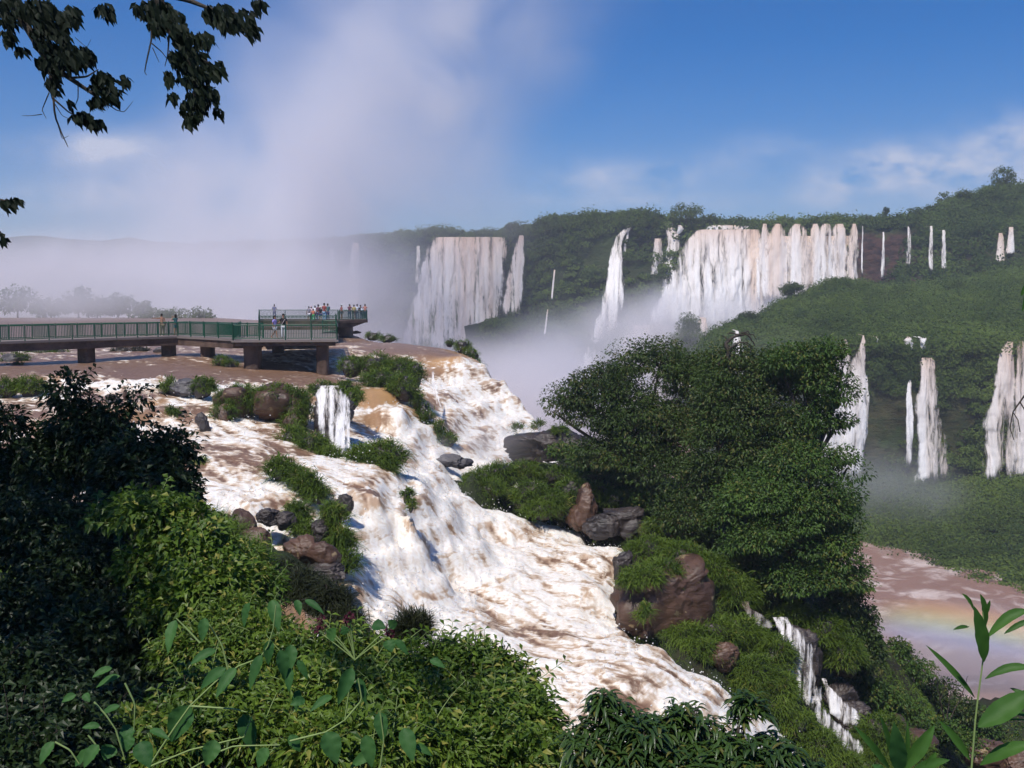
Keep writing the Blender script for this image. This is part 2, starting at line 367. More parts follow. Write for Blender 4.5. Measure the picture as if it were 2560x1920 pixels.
# polar grid from the camera foot outwards
cols = np.tan(np.linspace(math.atan(-.60), math.atan(.60), 900))
rows = [26.0]
while rows[-1] < 190: rows.append(rows[-1] + min(.45 if rows[-1] < 110 else 1.2, .95 * rows[-1] ** 2 / 9000))
while rows[-1] < 270: rows.append(rows[-1] + 3)
rows = np.array(rows)
gx = rows[:, None] * cols[None]; gy = np.repeat(rows[:, None], len(cols), 1)
q = np.stack([gx, gy], -1)
wz = W_ev(q); dd = plateau_drop(q)
gyr, gxr = np.gradient(wz, axis=0) / np.gradient(gy, axis=0), np.gradient(wz, axis=1) / np.gradient(gx, axis=1)
slope = np.hypot(gxr, gyr)
# pixel position of every vertex on paper: used once to say how broken each stretch of the river is
def foamfield(x, y):
    """broken (white) water grows downstream; smooth brown water by the walkway"""
    pts = [((a[0], a[1])) for a in wpt]
    return None
FOAM = [(0,345,.35),(60,352,.5),(150,350,.3),(300,350,.5),(300,358,.6),(250,357,.5),(340,362,.6),(330,350,.5),(120,356,.3),(400,343,.1),(440,348,.05),(100,365,.05),(250,370,.05),(0,372,.1),(330,378,.15),(150,378,.0),(110,386,.95),(160,386,.95),(60,387,.7),(100,395,.5),(160,396,.35),(0,396,.45),
 (100,402,.1),(140,402,.1),(60,415,.4),(150,410,.5),(230,400,.8),(190,410,.7),(30,430,.5),(200,430,.55),(230,440,.7),(250,450,.75),(180,470,.7),(240,480,.9),(250,505,.8),(350,478,.6),(280,440,.55),(400,480,.8),(420,500,.8),(400,550,.85),(440,500,.9),
 (470,500,.95),(480,540,.95),(450,590,.95),(400,600,.9),(440,462,.95),(500,468,.9),(370,384,.15),(390,386,.25),(400,410,.45),(420,440,.7),(375,430,.6),(430,352,.05),(460,354,.05),(450,366,.3),(480,372,.8),(455,385,.85),(450,400,.75),(480,400,.85),(505,410,.95),
 (470,430,.8),(510,440,.95),(540,480,1),(520,510,.9),(560,530,.95),(600,545,.75),(530,570,.95),(600,590,.7),(500,620,.95),(580,640,.85),(450,640,.9),(640,665,.8),(620,710,.85),(700,690,.85),(700,740,.9),(665,700,.85),(750,735,.8),(790,768,1),(850,800,1.1),(560,700,.85),(620,768,.8),(360,620,.7),(280,600,.3)]
fp = []
for (a, b_, v) in FOAM:
    # march the ray to the water surface
    ds = np.geomspace(26, 260, 500); pp = P(np.full(500, a), np.full(500, b_), ds); hh = W_ev(pp[:, :2]); k = np.argmax(pp[:, 2] < hh) or 499
    fp.append((pp[k, 0], pp[k, 1], v))
fp = np.array(fp); F_ev = rbf(fp[:, :2], fp[:, 2])
foam = np.clip(F_ev(q), 0, 1.1)
p3 = np.stack([gx, gy, wz * 0], -1)
per_ = 1.25; ph = (wz + .55 * fbm(p3 * .16, 3, seed=201)) / per_ * 2 * math.pi; tw_ = sstep(-4.95, -5.6, wz) * sstep(-17, -15, wz)
wz = wz + .12 * np.sin(ph) * tw_; led = np.cos(ph) * tw_          # low where the water tips over a ledge
warp = np.stack([fbm(p3 * .5, 3, seed=3), fbm(p3 * .5, 3, seed=5), gx * 0], -1)
big = fbm((p3 + warp * 1.5) * np.array([.45, .45, 1]), 4, .5, 11)
mid = fbm((p3 + warp * 1.0) * 1.3, 4, .55, 21, ridged=True)
fin = fbm((p3 + warp * .6) * 4.0, 3, .6, 31, ridged=True)
# streaks drawn out along the current
vx = -gxr * 1.0 + .10; vy = -gyr * 1.0 - .12; vn = np.hypot(vx, vy) + 1e-6; vx /= vn; vy /= vn
lic = 0; 
for k in range(-9, 10):
    a_ = k * .13; pq = p3 + np.stack([vx * a_, vy * a_, vx * 0], -1) + warp * .5
    lic = lic + vnoise(pq * 3.2, 301) + .6 * vnoise(pq * 7.0, 302)
lic = lic / 19; lic = np.clip(lic / (lic.std() * 2.2), -1, 1)
amp = (.10 + .50 * np.clip(foam, 0, 1)) * (.55 + .45 * np.clip(slope * 2, 0, 1))
bil = np.abs(fbm((p3 + warp) * np.array([1.7, 1.7, 1]) + wz[..., None] * .6, 4, .6, 61)) * 2.2 - .5
disp = amp * (big * .9 + mid * .25 + fin * .05 + lic * .12 + bil * .12 * np.clip(foam, .2, 1)) * .8
wz2 = wz + disp
# over the brink the water falls away
wz2 = wz2 - np.clip(dd, 0, 20) * 1.6
fo = foam * 1.15 - .42 - .20 * np.sin(ph + .9) * tw_ + .30 * fbm((p3 + warp * 2.5) * .55, 3, .5, 207) + .18 * mid + .22 * big + .34 * lic + .25 * bil + .25 * np.clip(slope - .35, 0, .6)
ochre = sstep(.12, .45, slope) * sstep(.75, .3, foam) * .9 + .35 * sstep(.2, .6, fbm(p3 * .35, 3, seed=77)) * sstep(.3, .8, foam)
tz = T_ev(q)
okm = (dd < 1.6) & (wz2 > tz - 1.2)
# flow-aligned coordinates: across the fall line and down it
fu = gx * 1.0 + warp[..., 0] * .3; fv = gy * .8
sx = gx * gyr - gy * gxr
uv = np.stack([np.where(slope > .3, (gx * .8 - gy * .6), gx * .5), np.where(slope > .3, wz * 1.0, gy * 1.6)], -1)
idx = grid_faces(*gx.shape, mask=okm)
water = mk('river_rapids', np.stack([gx, gy, wz2], -1), idx, MT['rapids'], attrs={'foam': fo, 'ochre': np.clip(ochre, 0, 1)}, uv=uv)
kind(water, 'structure')

# droplets thrown up where the water breaks
w_ = np.clip(fo + .1, 0, 1) * okm * (gy < 100) * (slope > .16) * (np.clip(led, -1, 1) < .3); w_ = (w_ * gy ** 2).ravel(); w_ = w_ / w_.sum()
k_ = RNG.choice(w_.size, 7000, p=w_); dp = np.stack([gx.ravel()[k_], gy.ravel()[k_], wz2.ravel()[k_] + RNG.exponential(.16, 7000)], 1) + RNG.normal(size=(7000, 3)) * .12
dsz = RNG.uniform(.012, .045, 7000)[:, None]; tv = np.array([[1, 1, 1], [1, -1, -1], [-1, 1, -1], [-1, -1, 1]]) * .7
dv = (dp[:, None] + tv[None] * dsz[:, None]).reshape(-1, 3); di = np.arange(7000)[:, None] * 4
ob_ = mk('spray', dv, np.concatenate([di + np.array([f_]) for f_ in ([0, 1, 2], [0, 2, 3], [0, 3, 1], [1, 3, 2])]), plain('spray_drops', (.82, .80, .78), .5)); kind(ob_, 'stuff'); tag(ob_, 'droplets of spray thrown up over the rapids', 'spray')
# terrain (river bed, island, near bank)
cols2 = np.tan(np.linspace(math.atan(-.9), math.atan(.9), 420)); rows2 = np.r_[np.linspace(-3, 24, 60), np.geomspace(24.6, 270, 330)]
rr = np.maximum(rows2, 18)
tx = rr[:, None] * cols2[None] ; ty = np.repeat(rows2[:, None], len(cols2), 1)
qt = np.stack([tx, ty], -1); t0 = T_ev(qt); dt = plateau_drop(qt)
n0 = fbm(np.stack([tx, ty, t0 * 0], -1) * .4, 4, .5, 5, ridged=True)
t1 = t0 + .45 * n0 - np.clip(dt * 4.0, 0, 60) + .8 * fbm(np.stack([tx, ty, t0], -1) * .25, 3, seed=9) * sstep(0, 5, dt)
t1 = np.where(t1 < -58, -58, t1)
kind(mk('ground', np.stack([tx, ty, t1], -1), grid_faces(*tx.shape), MT['ground']), 'structure')
def ground_z(x, y):
    return float(T_ev(np.array([[x, y]]))[0])
def hit(px, py, water_too=True, lo=4, hi=200):
    ds = np.geomspace(lo, hi, 700); pp = P(np.full(700, px), np.full(700, py), ds)
    h = T_ev(pp[:, :2]);
    if water_too: h = np.maximum(h, W_ev(pp[:, :2]))
    k = int(np.argmax(pp[:, 2] < h)); return pp[k]

# lower river in the gorge
ry = np.geomspace(50, 1500, 160); rx = np.linspace(-1, 1.2, 200)
RX = ry[:, None] * rx[None]; RY = np.repeat(ry[:, None], len(rx), 1)
RZ = -50 + .7 * fbm(np.stack([RX, RY, RX * 0], -1) * .08, 4, seed=40)
kind(mk('lower_river', np.stack([RX, RY, RZ], -1), grid_faces(*RX.shape), MT['river']), 'structure')

# far land beyond everything, to the horizon
far = P(np.array([-600, 1700, 1700, -600]), np.array([300.] * 4), np.array([1500, 1500, 1880, 1880])); far[:, 2] = 40
kind(mk('far_plain', far, np.array([[0, 1, 2, 3]]), MT['cliff'], attrs={'rocky': np.zeros(4)}), 'structure')

# ------------------------------------------------------------------ relief strips built from profile lines (px, [(py, distance), ...])
def relief(name, keys, x0, x1, stepx, nrow, mat, amp, rocky, sc=.06, back=None, seed=0):
    """keys: list of profile lines from top to bottom, each a list of (px, py, D)"""
    xs = np.arange(x0, x1 + stepx, stepx)
    L = []
    for ln in keys:
        a = np.array(ln, float); L.append(P(xs, np.interp(xs, a[:, 0], a[:, 1]), np.interp(xs, a[:, 0], a[:, 2])))
    Vv = []; ts = []
    if back:
        top = L[0]; far_ = top.copy(); far_[:, :2] *= 1 + back / np.linalg.norm(top[:, :2], axis=1)[:, None]; far_[:, 2] += 0
        L = [far_] + L
    for i in range(len(L) - 1):
        n = 8 if (back and i == 0) else nrow[i - (1 if back else 0)]
        for k in range(n):
            t = k / n; Vv.append(L[i] * (1 - t) + L[i + 1] * t); ts.append(i + t - (1 if back else 0))
    Vv.append(L[-1]); ts.append(len(L) - 1 - (1 if back else 0))
    V = np.array(Vv)
    d = fbm(V * sc, 5, .55, seed)
    dr = V / np.linalg.norm(V, axis=-1, keepdims=True) * np.array([1, 1, 0])
    V2 = V - dr * (d * amp)[..., None]; V2[..., 2] += d * amp * .25
    T = np.repeat(np.array(ts)[:, None], V.shape[1], 1)
    rk = rocky(T, np.repeat(xs[None], V.shape[0], 0)) if rocky else T * 0
    o = kind(mk(name, V2, grid_faces(*V.shape[:2]), mat, attrs={'rocky': rk}), 'structure')
    return V2, T
SKYL = [(200,243,900),(330,240,800),(400,233,640),(430,230,560),(470,232,540),(500,231,520),(520,228,500),(530,224,480),(545,218,460),(575,215,450),(620,214.5,445),(660,217,440),(720,221,435),(790,221,430),(850,219,425),(900,217,420),(930,212,420),(950,202,425),(975,193,430),(1000,187,430),(1024,186,430),(1120,180,430)]
UPFOOT = [(200,335,860),(330,330,760),(400,330,600),(520,318,470),(560,322,440),(620,312,425),(660,318,420),(720,318,415),(790,300,410),(850,284,405),(900,284,400),(950,284,390),(1024,282,380),(1120,280,380)]
MIDL = [(200,345,850),(330,340,740),(400,340,580),(490,322,430),(560,332,410),(600,340,400),(640,330,390),(700,335,370),(760,325,380),(850,295,395),(950,292,385),(1120,290,370)]
MFOOT = [(200,480,830),(330,480,720),(400,480,560),(490,480,420),(560,480,400),(600,480,390),(640,480,370),(700,480,350),(760,450,360),(850,420,380),(950,400,375),(1120,400,360)]
def rk_up(T, X): return np.clip(sstep(.12, .4, T) * sstep(1.15, .95, T), 0, 1) * np.interp(X, [200, 500, 840, 860, 905, 930, 1120], [.2, .2, .3, 1.3, 1.3, .6, .5])
Aup, AT = relief('far_cliff', [SKYL, UPFOOT, MIDL, MFOOT], 200, 1120, 2.0, [50, 8, 50], MT['cliff'], 7, rk_up, .05, back=150, seed=50)
# green shelf and lower cliff
RIDGE = [(700,372,290),(704,350,296),(708,338,300),(716,328,305),(735,318,312),(745,316,315),(760,318,318),(778,300,325),(790,291,330),(805,290,335),(820,281,345),(835,276,350),(860,276,360),(880,284,372),(900,281,378),(930,277,380),(960,274,385),(990,268,388),(1024,263,390),(1120,258,390)]; RIDGE = [(a_, b_ + 4, c_) for a_, b_, c_ in RIDGE]
LIP = [(700,380,262),(716,352,262),(760,350,258),(810,346,254),(835,343,252),(863,338,252),(900,340,250),(925,344,250),(960,340,250),(1010,341,250),(1120,338,248)]
FOOT = [(700,480,250),(760,480,248),(830,473,246),(863,470,244),(900,476,243),(932,484,243),(985,478,243),(1010,474,243),(1120,470,243)]
SHORE = [(700,545,204.5),(800,545,204.5),(865,546,204),(900,552,198),(930,561,191),(960,573,183),(1000,588,174),(1024,592,171),(1120,600,167)]
def rk_lo(T, X): return np.clip(sstep(1.1, 1.5, T) * sstep(2.1, 1.9, T), 0, 1) * .45
Bup, BT = relief('green_shelf', [RIDGE, LIP, FOOT, SHORE], 700, 1120, 1.5, [40, 60, 40], MT['cliff'], 3.2, rk_lo, .08, back=25, seed=60)
# distant bank on the left, lost in mist
DSK = [(-400,236,1500),(0,236,1500),(40,235,1500),(100,241,1500),(130,238,1450),(200,243,1400),(300,243,1300),(420,244,1250)]
DFT = [(-400,318,1400),(0,318,1400),(200,322,1300),(420,325,1200)]
Dup, DT = relief('distant_bank', [DSK, DFT], -400, 420, 4, [20], MT['cliff'], 25, None, .01, back=300, seed=70)

# ------------------------------------------------------------------ foliage builders
def rand_unit(n, rng=RNG):
    v = rng.normal(size=(n, 3)); return v / np.linalg.norm(v, axis=1, keepdims=True)
def leaf_geo(pos, dirv, nrm, L, Wd, fold=.25, droop=.25):
    """kite-shaped leaves with a raised fold: 6 verts, 4 tris"""
    n = len(pos); L = np.broadcast_to(L, n)[:, None]; Wd = np.broadcast_to(Wd, n)[:, None]
    dirv = dirv / (np.linalg.norm(dirv, axis=1, keepdims=True) + 1e-9)
    side = np.cross(dirv, nrm); side /= (np.linalg.norm(side, axis=1, keepdims=True) + 1e-9); up = np.cross(side, dirv)
    dn = np.array([0, 0, -1.0])
    b = pos; mid = pos + dirv * L * .45; tip = pos + dirv * L + dn * L * droop
    l = mid + side * Wd * .5 + up * Wd * fold; r = mid - side * Wd * .5 + up * Wd * fold
    V = np.stack([b, l, tip, r, mid], 1)
    i = np.arange(n)[:, None] * 5
    Fq = np.concatenate([i + np.array([[0, 4, 1]]), i + np.array([[1, 4, 2]]), i + np.array([[0, 3, 4]]), i + np.array([[4, 3, 2]])])
    return V.reshape(-1, 3), Fq, 5
def cluster_leaves(cen, rad, n, L, Wd, up_bias=.6, flat=.75, rng=RNG, droop=.25):
    """n leaves on each cluster centre"""
    m = len(cen); rad = np.broadcast_to(rad, m)
    u = rand_unit(m * n, rng); rr = rng.uniform(.35, 1, m * n) ** .6
    c = np.repeat(cen, n, 0); rd = np.repeat(rad, n)
    off = u * (rr * rd)[:, None]; off[:, 2] *= flat * np.where(off[:, 2] > 0, 1, .55)
    pos = c + off
    d = u + rand_unit(m * n, rng) * .7; d[:, 2] -= .15
    nr = rand_unit(m * n, rng) * .6 + np.array([0, 0, 1]) * up_bias + u * .5
    Ls = L * rng.uniform(.6, 1.25, m * n)
    V, Fc, k = leaf_geo(pos, d, nr, Ls, Ls * Wd / L, droop=droop)
    return V, Fc, np.repeat(np.clip(rng.uniform(0, 1, m * n) * .75 + np.repeat(rng.uniform(-.25, .5, m), n), 0, 1), k)
def tubes(paths, radii, seg=5):
    Vs = []; Fs = []; o = 0
    for pth, rd in zip(paths, radii):
        pth = np.asarray(pth, float); n = len(pth)
        if n < 2: continue
        t = np.gradient(pth, axis=0); t /= (np.linalg.norm(t, axis=1, keepdims=True) + 1e-9)
        ref = np.array([0.0, 1.0, .1]) if abs(t[0][1]) < .8 else np.array([1.0, 0, .1])
        a = np.cross(t, ref); a /= (np.linalg.norm(a, axis=1, keepdims=True) + 1e-9); b = np.cross(t, a)
        ang = np.linspace(0, 2 * math.pi, seg, endpoint=False)
        ring = pth[:, None] + (a[:, None] * np.cos(ang)[None, :, None] + b[:, None] * np.sin(ang)[None, :, None]) * np.asarray(rd, float).reshape(-1, 1, 1)
        Vs.append(ring.reshape(-1, 3))
        i = np.arange(n * seg).reshape(n, seg); j = np.roll(i, -1, 1)
        Fs.append(np.stack([i[:-1], j[:-1], j[1:], i[1:]], -1).reshape(-1, 4) + o); o += n * seg
    return np.concatenate(Vs), np.concatenate(Fs)
def bez(a, b, bend, n=7, jit=.0):
    a = np.asarray(a, float); b = np.asarray(b, float); m = (a + b) / 2 + np.asarray(bend, float)
    t = np.linspace(0, 1, n)[:, None]; p = a * (1 - t) ** 2 + 2 * m * t * (1 - t) + b * t * t
    if jit: p[1:-1] += RNG.normal(size=(n - 2, 3)) * jit
    return p
def ellipse_points(ells, n, rng=RNG, hollow=False):
    """random points in image-defined ellipsoids (px,py,Y,rx,ry[,ryd]) : returns world centres"""
    ar = np.array([e[3] * e[4] for e in ells], float); cnt = np.maximum(1, (ar / ar.sum() * n)).astype(int); out = []
    for e, k in zip(ells, cnt):
        c = P(e[0], e[1], e[2]); s = e[2] / F; u = rand_unit(k, rng) * rng.uniform(.1, 1, (k, 1)) ** (1 / 2.4) 
        if hollow: u = rand_unit(k * 3, rng); u = u[u[:, 2] > -.45][:k]; u = u * rng.uniform(.62, 1, (len(u), 1))
        dep = e[5] if len(e) > 5 else (e[3] + e[4]) / 2 * s * .9
        out.append(c + u * np.array([e[3] * s, dep, e[4] * s]))
    return np.concatenate(out)
def tree(name, label, cat, base, forks, ells, ncl, nleaf, L, rad, mat, group=None, tr=.22, bmat='bark', Wd=.5, top=None, crown='crown', nb=None, up=.6, hollow=False):
    rt = root(name, base, label, cat, group)
    cen = ellipse_points(ells, ncl, hollow=hollow)
    V, Fc, rn = cluster_leaves(cen, rad * RNG.uniform(.7, 1.3, len(cen)), nleaf, L, L * Wd, up)
    sub(crown, V, Fc, MT[mat], rt, attrs={'rnd': rn}, smooth=False)
    base = np.array(base, float); pths = []; rads = []
    hubs = [P(e[0], e[1], e[2]) for e in ells]
    fk = base + (np.mean(hubs, 0) - base) * forks
    pths.append(bez(base - np.array([0, 0, .5]), fk, RNG.normal(size=3) * tr, 8)); rads.append(np.linspace(tr, tr * .75, 8))
    for h, e in zip(hubs, ells):
        pths.append(bez(fk, h, RNG.normal(size=3) * .4 * tr * 3, 8)); rads.append(np.linspace(tr * .7, tr * .25, 8))
    tk = sub('trunk', *tubes(pths, rads, 7), MT[bmat], rt)
    pths = []; rads = []
    sel = RNG.choice(len(cen), min(len(cen), nb or 120), replace=False)
    H = np.array(hubs)
    for i in sel:
        h = H[np.argmin(np.linalg.norm(H - cen[i], axis=1))]
        pths.append(bez(h, cen[i], RNG.normal(size=3) * .25 + np.array([0, 0, .1]), 6)); rads.append(np.linspace(tr * .22, tr * .04, 6))
    mk('branches', tubes(pths, rads, 4)[0] - np.array(rt.location), tubes(pths, rads, 4)[1], MT[bmat], tk)
    return rt
def shoots(rt, ells, n, Ls, leaf, Wd, mat, upb=.8):
    """leafy shoots standing out of a bush"""
    c = ellipse_points(ells, n, hollow=True); P_ = []; R2 = []; lp = []; ld = []; ln_ = []
    for q_ in c:
        d = rand_unit(1)[0] * .8 + np.array([0, -.15, upb]); d /= np.linalg.norm(d); L1 = Ls * RNG.uniform(.6, 1.4); e_ = q_ + d * L1
        pt = bez(q_ - d * L1 * .3, e_, RNG.normal(size=3) * L1 * .15, 8); P_.append(pt); R2.append(np.linspace(leaf * .05, leaf * .02, 8))
        for k_ in range(2, 8):
            for sg in (-1, 1):
                sd = np.cross(d, rand_unit(1)[0] * .5 + np.array([0, 1, 0])); sd /= np.linalg.norm(sd) + 1e-9
                lp.append(pt[k_]); ld.append(sd * sg + d * .5 + RNG.normal(size=3) * .2); ln_.append(leaf * RNG.uniform(.7, 1.2) * (1.1 - .05 * k_))
    V, Fc = tubes(P_, R2, 4); sub('shoots', V, Fc, MT['stem'] if mat != 'shrub_dark' else MT['bark'], rt)
    n2 = len(lp); V, Fc, k = leaf_geo(np.array(lp), np.array(ld), rand_unit(n2) * .4 + np.array([0, -.4, .8]), np.array(ln_), np.array(ln_) * Wd, .15, .3)
    sub('shoot_leaves', V, Fc, MT[mat], rt, attrs={'rnd': np.repeat(RNG.uniform(0, 1, n2), k)}, smooth=False)
def blades(pos, out, L, Wd, droop, nseg=3):
    """drooping grass blades"""
    n = len(pos); L = np.broadcast_to(L, n); ts = np.linspace(0, 1, nseg + 1)
    side = np.cross(out, np.array([0, 0, 1.0])) + RNG.normal(size=(n, 3)) * .25; side /= np.linalg.norm(side, axis=1, keepdims=True) + 1e-9
    Vl = []
    for t in ts:
        c = pos + out * (L * t)[:, None] + np.array([0, 0, -1.0]) * (droop * L * t ** 2.2)[:, None]
        w = Wd * (1 - t) ** .7 * .5 + .002
        Vl += [c - side * w, c + side * w]
    V = np.stack(Vl, 1); k = 2 * (nseg + 1)
    i = np.arange(n)[:, None] * k
    Fq = np.concatenate([i + np.array([[2 * s, 2 * s + 1, 2 * s + 3, 2 * s + 2]]) for s in range(nseg)])
    return V.reshape(-1, 3), Fq, k
def ico(sub_=4):
    bm = bmesh.new(); bmesh.ops.create_icosphere(bm, subdivisions=sub_, radius=1)
    V = np.array([v.co[:] for v in bm.verts]); Fc = np.array([[v.index for v in f.verts] for f in bm.faces]); bm.free(); return V, Fc
ICO = {k: ico(k) for k in (2, 3, 4, 5)}
def rockmesh(c, r, seed, lev=4, rough=.28, fr=1.0):
    V, Fc = ICO[lev]; r = np.array(r, float)
    s = r.mean(); U = V * (r / s)
    d = fbm(U * 1.1 * fr + seed * 3.7, 3, .5, seed) * rough * 1.4 + fbm(U * 2.6 * fr + seed, 4, .55, seed + 3, ridged=True) * rough * .5
    # blocky shape cut by random planes
    k = np.sign(V) * np.abs(V) ** .72; k /= np.linalg.norm(k, axis=1, keepdims=True) ** .55
    rg = np.random.default_rng(seed + 11)
    for _ in range(16):
        nn = rand_unit(1, rg)[0]; nn[2] *= .7; nn /= np.linalg.norm(nn); h = rg.uniform(.66, .92); ex = np.clip(k @ nn - h, 0, None); k = k - nn * (ex * .9)[:, None]
    crack = fbm(U * np.array([2.2, 2.2, 5]) * fr + seed * 2, 3, .6, seed + 9, ridged=True)
    d = d * .8 - .09 * rough / .28 * sstep(.25, .55, crack)
    return np.asarray(c) + k * r * (1 + d)[:, None], Fc
def grassy(name, label, cat, lobes, dens, L, group=None, rock=True, gmat='grass', rmat='rock', rockscale=.74, Wd=.04, droop=.62, face_bare=0.0, flat=1.0):
    """mounds of drooping grass on rock. lobes: (px, py_centre, Y, rx_px, ry_px)"""
    c0 = P(lobes[0][0], lobes[0][1] + lobes[0][4], lobes[0][2])
    rt = root(name, c0, label, cat, group); PB = []; OB = []; LB = []; TB = []
    for j, e in enumerate(lobes):
        s = e[2] / F; c = P(e[0], e[1] + e[4] * .35, e[2]); rx = e[3] * s; rz = e[4] * s; ryd = (e[5] if len(e) > 5 else .9) * (rx + rz) / 2
        if rock:
            V, Fc = rockmesh(c, (rx * rockscale, ryd * rockscale, rz * rockscale * 1.15), int(e[0]) + j, 4)
            sub('rock', V, Fc, MT[rmat], rt)
        n = int(dens * 3.6 * e[3] * e[4]); per = 26; nt_ = max(4, n // per); u = rand_unit(nt_ * 3); u = u[(u[:, 2] > -.35) & (u[:, 1] < .75)][:nt_]
        if face_bare: u = u[~((u[:, 1] < -.2) & (u[:, 2] < face_bare) & (u[:, 0] < .6) & (u[:, 0] > -.6))]
        tc = c + u * np.array([rx, ryd, rz]) * RNG.uniform(.66, .90, (len(u), 1)); rr_ = .12 * L / .6
        p = np.repeat(tc, per, 0) + RNG.normal(size=(len(u) * per, 3)) * rr_; un = np.repeat(u, per, 0)
        az = RNG.uniform(0, 2 * math.pi, len(p)); out = np.stack([np.cos(az) * .62, np.sin(az) * .62, RNG.uniform(.35, 1.1, len(p))], 1) + un * np.array([.65, .65, .25]); out /= np.linalg.norm(out, axis=1, keepdims=True)
        tl = np.repeat(RNG.uniform(.65, 1.35, len(u)), per); PB.append(p); OB.append(out); LB.append(L * RNG.uniform(.5, 1.15, len(p)) * tl); TB.append(np.repeat(RNG.uniform(0, 1, len(u)), per))
    PB = np.concatenate(PB); OB = np.concatenate(OB); LB = np.concatenate(LB); TB = np.concatenate(TB)
    V, Fq, k = blades(PB, OB, LB, Wd, droop)
    cl = fbm(PB * 1.2, 2, seed=8) * .5 + .4
    rn = np.repeat(np.clip(RNG.uniform(0, .35, len(PB)) + TB * .5 + cl * .3, 0, 1), k)
    sub('grass', V, Fq, MT[gmat], rt, attrs={'rnd': rn}, smooth=False)
    return rt
def rock(name, label, lobes, mat='rock', group=None, lev=5, rough=.28, cat='rock'):
    """one boulder; several lobes grow into a single closed surface"""
    C_ = []; R_ = []
    for e in lobes:
        sc_ = e[2] / F; C_.append(P(e[0], e[1], e[2])); R_.append([e[3] * sc_, (e[5] if len(e) > 5 else .8) * (e[3] + e[4]) / 2 * sc_, e[4] * sc_])
    C_ = np.array(C_); R_ = np.array(R_); c0 = (C_ * R_.prod(1)[:, None]).sum(0) / R_.prod(1).sum()
    base = R_.max(0); R_ *= 1.14; base = R_.max(0); V, Fc = rockmesh((0, 0, 0), base, int(lobes[0][0] * 3), lev, rough)
    if len(lobes) > 1:
        dr = V / np.linalg.norm(V, axis=1, keepdims=True); rel = np.linalg.norm(V / base, axis=1); best = np.full(len(V), .15 * base.mean())
        for c_, r_ in zip(C_, R_):
            q_ = (c0 - c_) / r_; dd_ = dr / r_; A_ = (dd_ ** 2).sum(1); B_ = (dd_ * q_).sum(1); Cc = (q_ ** 2).sum() - 1; ds_ = B_ ** 2 - A_ * Cc
            t_ = np.where(ds_ > 0, (-B_ + np.sqrt(np.maximum(ds_, 0))) / A_, 0); best = np.maximum(best, t_)
        V = dr * (best * rel)[:, None]
    ob = mk(name, V, Fc, MT[mat]); ob.location = Vector(c0); return tag(ob, label, cat, group)
# ------------------------------------------------------------------ forest cover on the far slopes
def cover(name, V, T, t0, t1, ncrown, nleaf, size, crown, mask=None, mat='far_leaf', seed=1, label='dense green forest covering the slope'):
    rng = np.random.default_rng(seed); m = (T >= t0) & (T <= t1)
    if mask is not None: m &= mask
    pts = V[m]
    D = np.linalg.norm(pts, axis=1)
    # weight by true area is close enough to uniform over vertices
    w = (D / D.max()) ** 2; w /= w.sum()
    c = pts[rng.choice(len(pts), ncrown, p=w)]; r = crown * np.clip(rng.lognormal(0, .38, ncrown), .45, 2.2); c = c + np.array([0, 0, -.3]) * r[:, None]
    n = nleaf; u = rand_unit(ncrown * n, rng); u[:, 2] = np.abs(u[:, 2]) * .9 - .15
    tocam = -c / np.linalg.norm(c, axis=1, keepdims=True)
    u += np.repeat(tocam, n, 0) * .5; u /= np.linalg.norm(u, axis=1, keepdims=True)
    pos = np.repeat(c, n, 0) + u * np.repeat(r, n)[:, None] * rng.uniform(.75, 1.1, (ncrown * n, 1)) * np.array([1, 1, .8])
    d = rand_unit(ncrown * n, rng); nr = u + rand_unit(ncrown * n, rng) * .5
    Lf = size * rng.uniform(.6, 1.3, ncrown * n)
    sd = np.cross(d, nr); sd /= np.linalg.norm(sd, axis=1, keepdims=True) + 1e-9; d2 = np.cross(nr, sd); d2 /= np.linalg.norm(d2, axis=1, keepdims=True) + 1e-9
    hl = Lf[:, None] * .5; Vv = np.stack([pos - d2 * hl, pos + sd * hl * .7, pos + d2 * hl, pos - sd * hl * .7], 1).reshape(-1, 3); k = 4; Fc = np.arange(len(Vv)).reshape(-1, 4)
    rn = np.repeat(np.clip(np.repeat(rng.uniform(0, 1, ncrown) ** 1.4 * .85, n) + rng.uniform(0, .2, ncrown * n), 0, 1), k)
    o = mk(name, Vv, Fc, MT[mat], attrs={'rnd': rn}, smooth=False); kind(o, 'stuff'); tag(o, label, 'forest'); return o
XA = np.repeat(np.arange(200, 1122, 2.0)[None], Aup.shape[0], 0); XB = np.repeat(np.arange(700, 1121.5, 1.5)[None], Bup.shape[0], 0)
cover('forest', Aup, AT, -.02, .12, 1700, 110, 1.0, 3.6, seed=2, label='dark green forest along the top of the far cliff')
cover('forest', Aup, AT, .12, 1.0, 2800, 80, 1.1, 3.2, mask=(fbm(Aup * .05, 3, seed=91) + .9 * np.exp(-((XA - 878) / 22) ** 2) < .35), seed=3, label='green growth clinging to the face of the far cliff')
cover('forest', Aup, AT, -.02, .45, 900, 130, .85, 4.2, mask=(XA > 925), seed=13, label='forest on the high slope at the right end of the far cliff')
cover('forest', Bup, BT, .03, 1.05, 2700, 190, .62, 3.1, seed=4, label='bright green bush covering the shelf between the two cliffs')
cover('forest', Bup, BT, 1.05, 2.0, 1600, 130, .55, 2.1, mask=(fbm(Bup * .07, 3, seed=92) < .16), seed=5, label='green growth on the face of the lower cliff')
cover('forest', Bup, BT, 2.0, 2.98, 1600, 150, .52, 2.8, seed=6, label='forest on the slope between the lower cliff and the river')
cover('forest', Aup, AT, 1.0, 2.9, 2600, 60, 1.1, 3.0, mask=(XA > 480), seed=7, label='green growth on the lower part of the misty cliff')

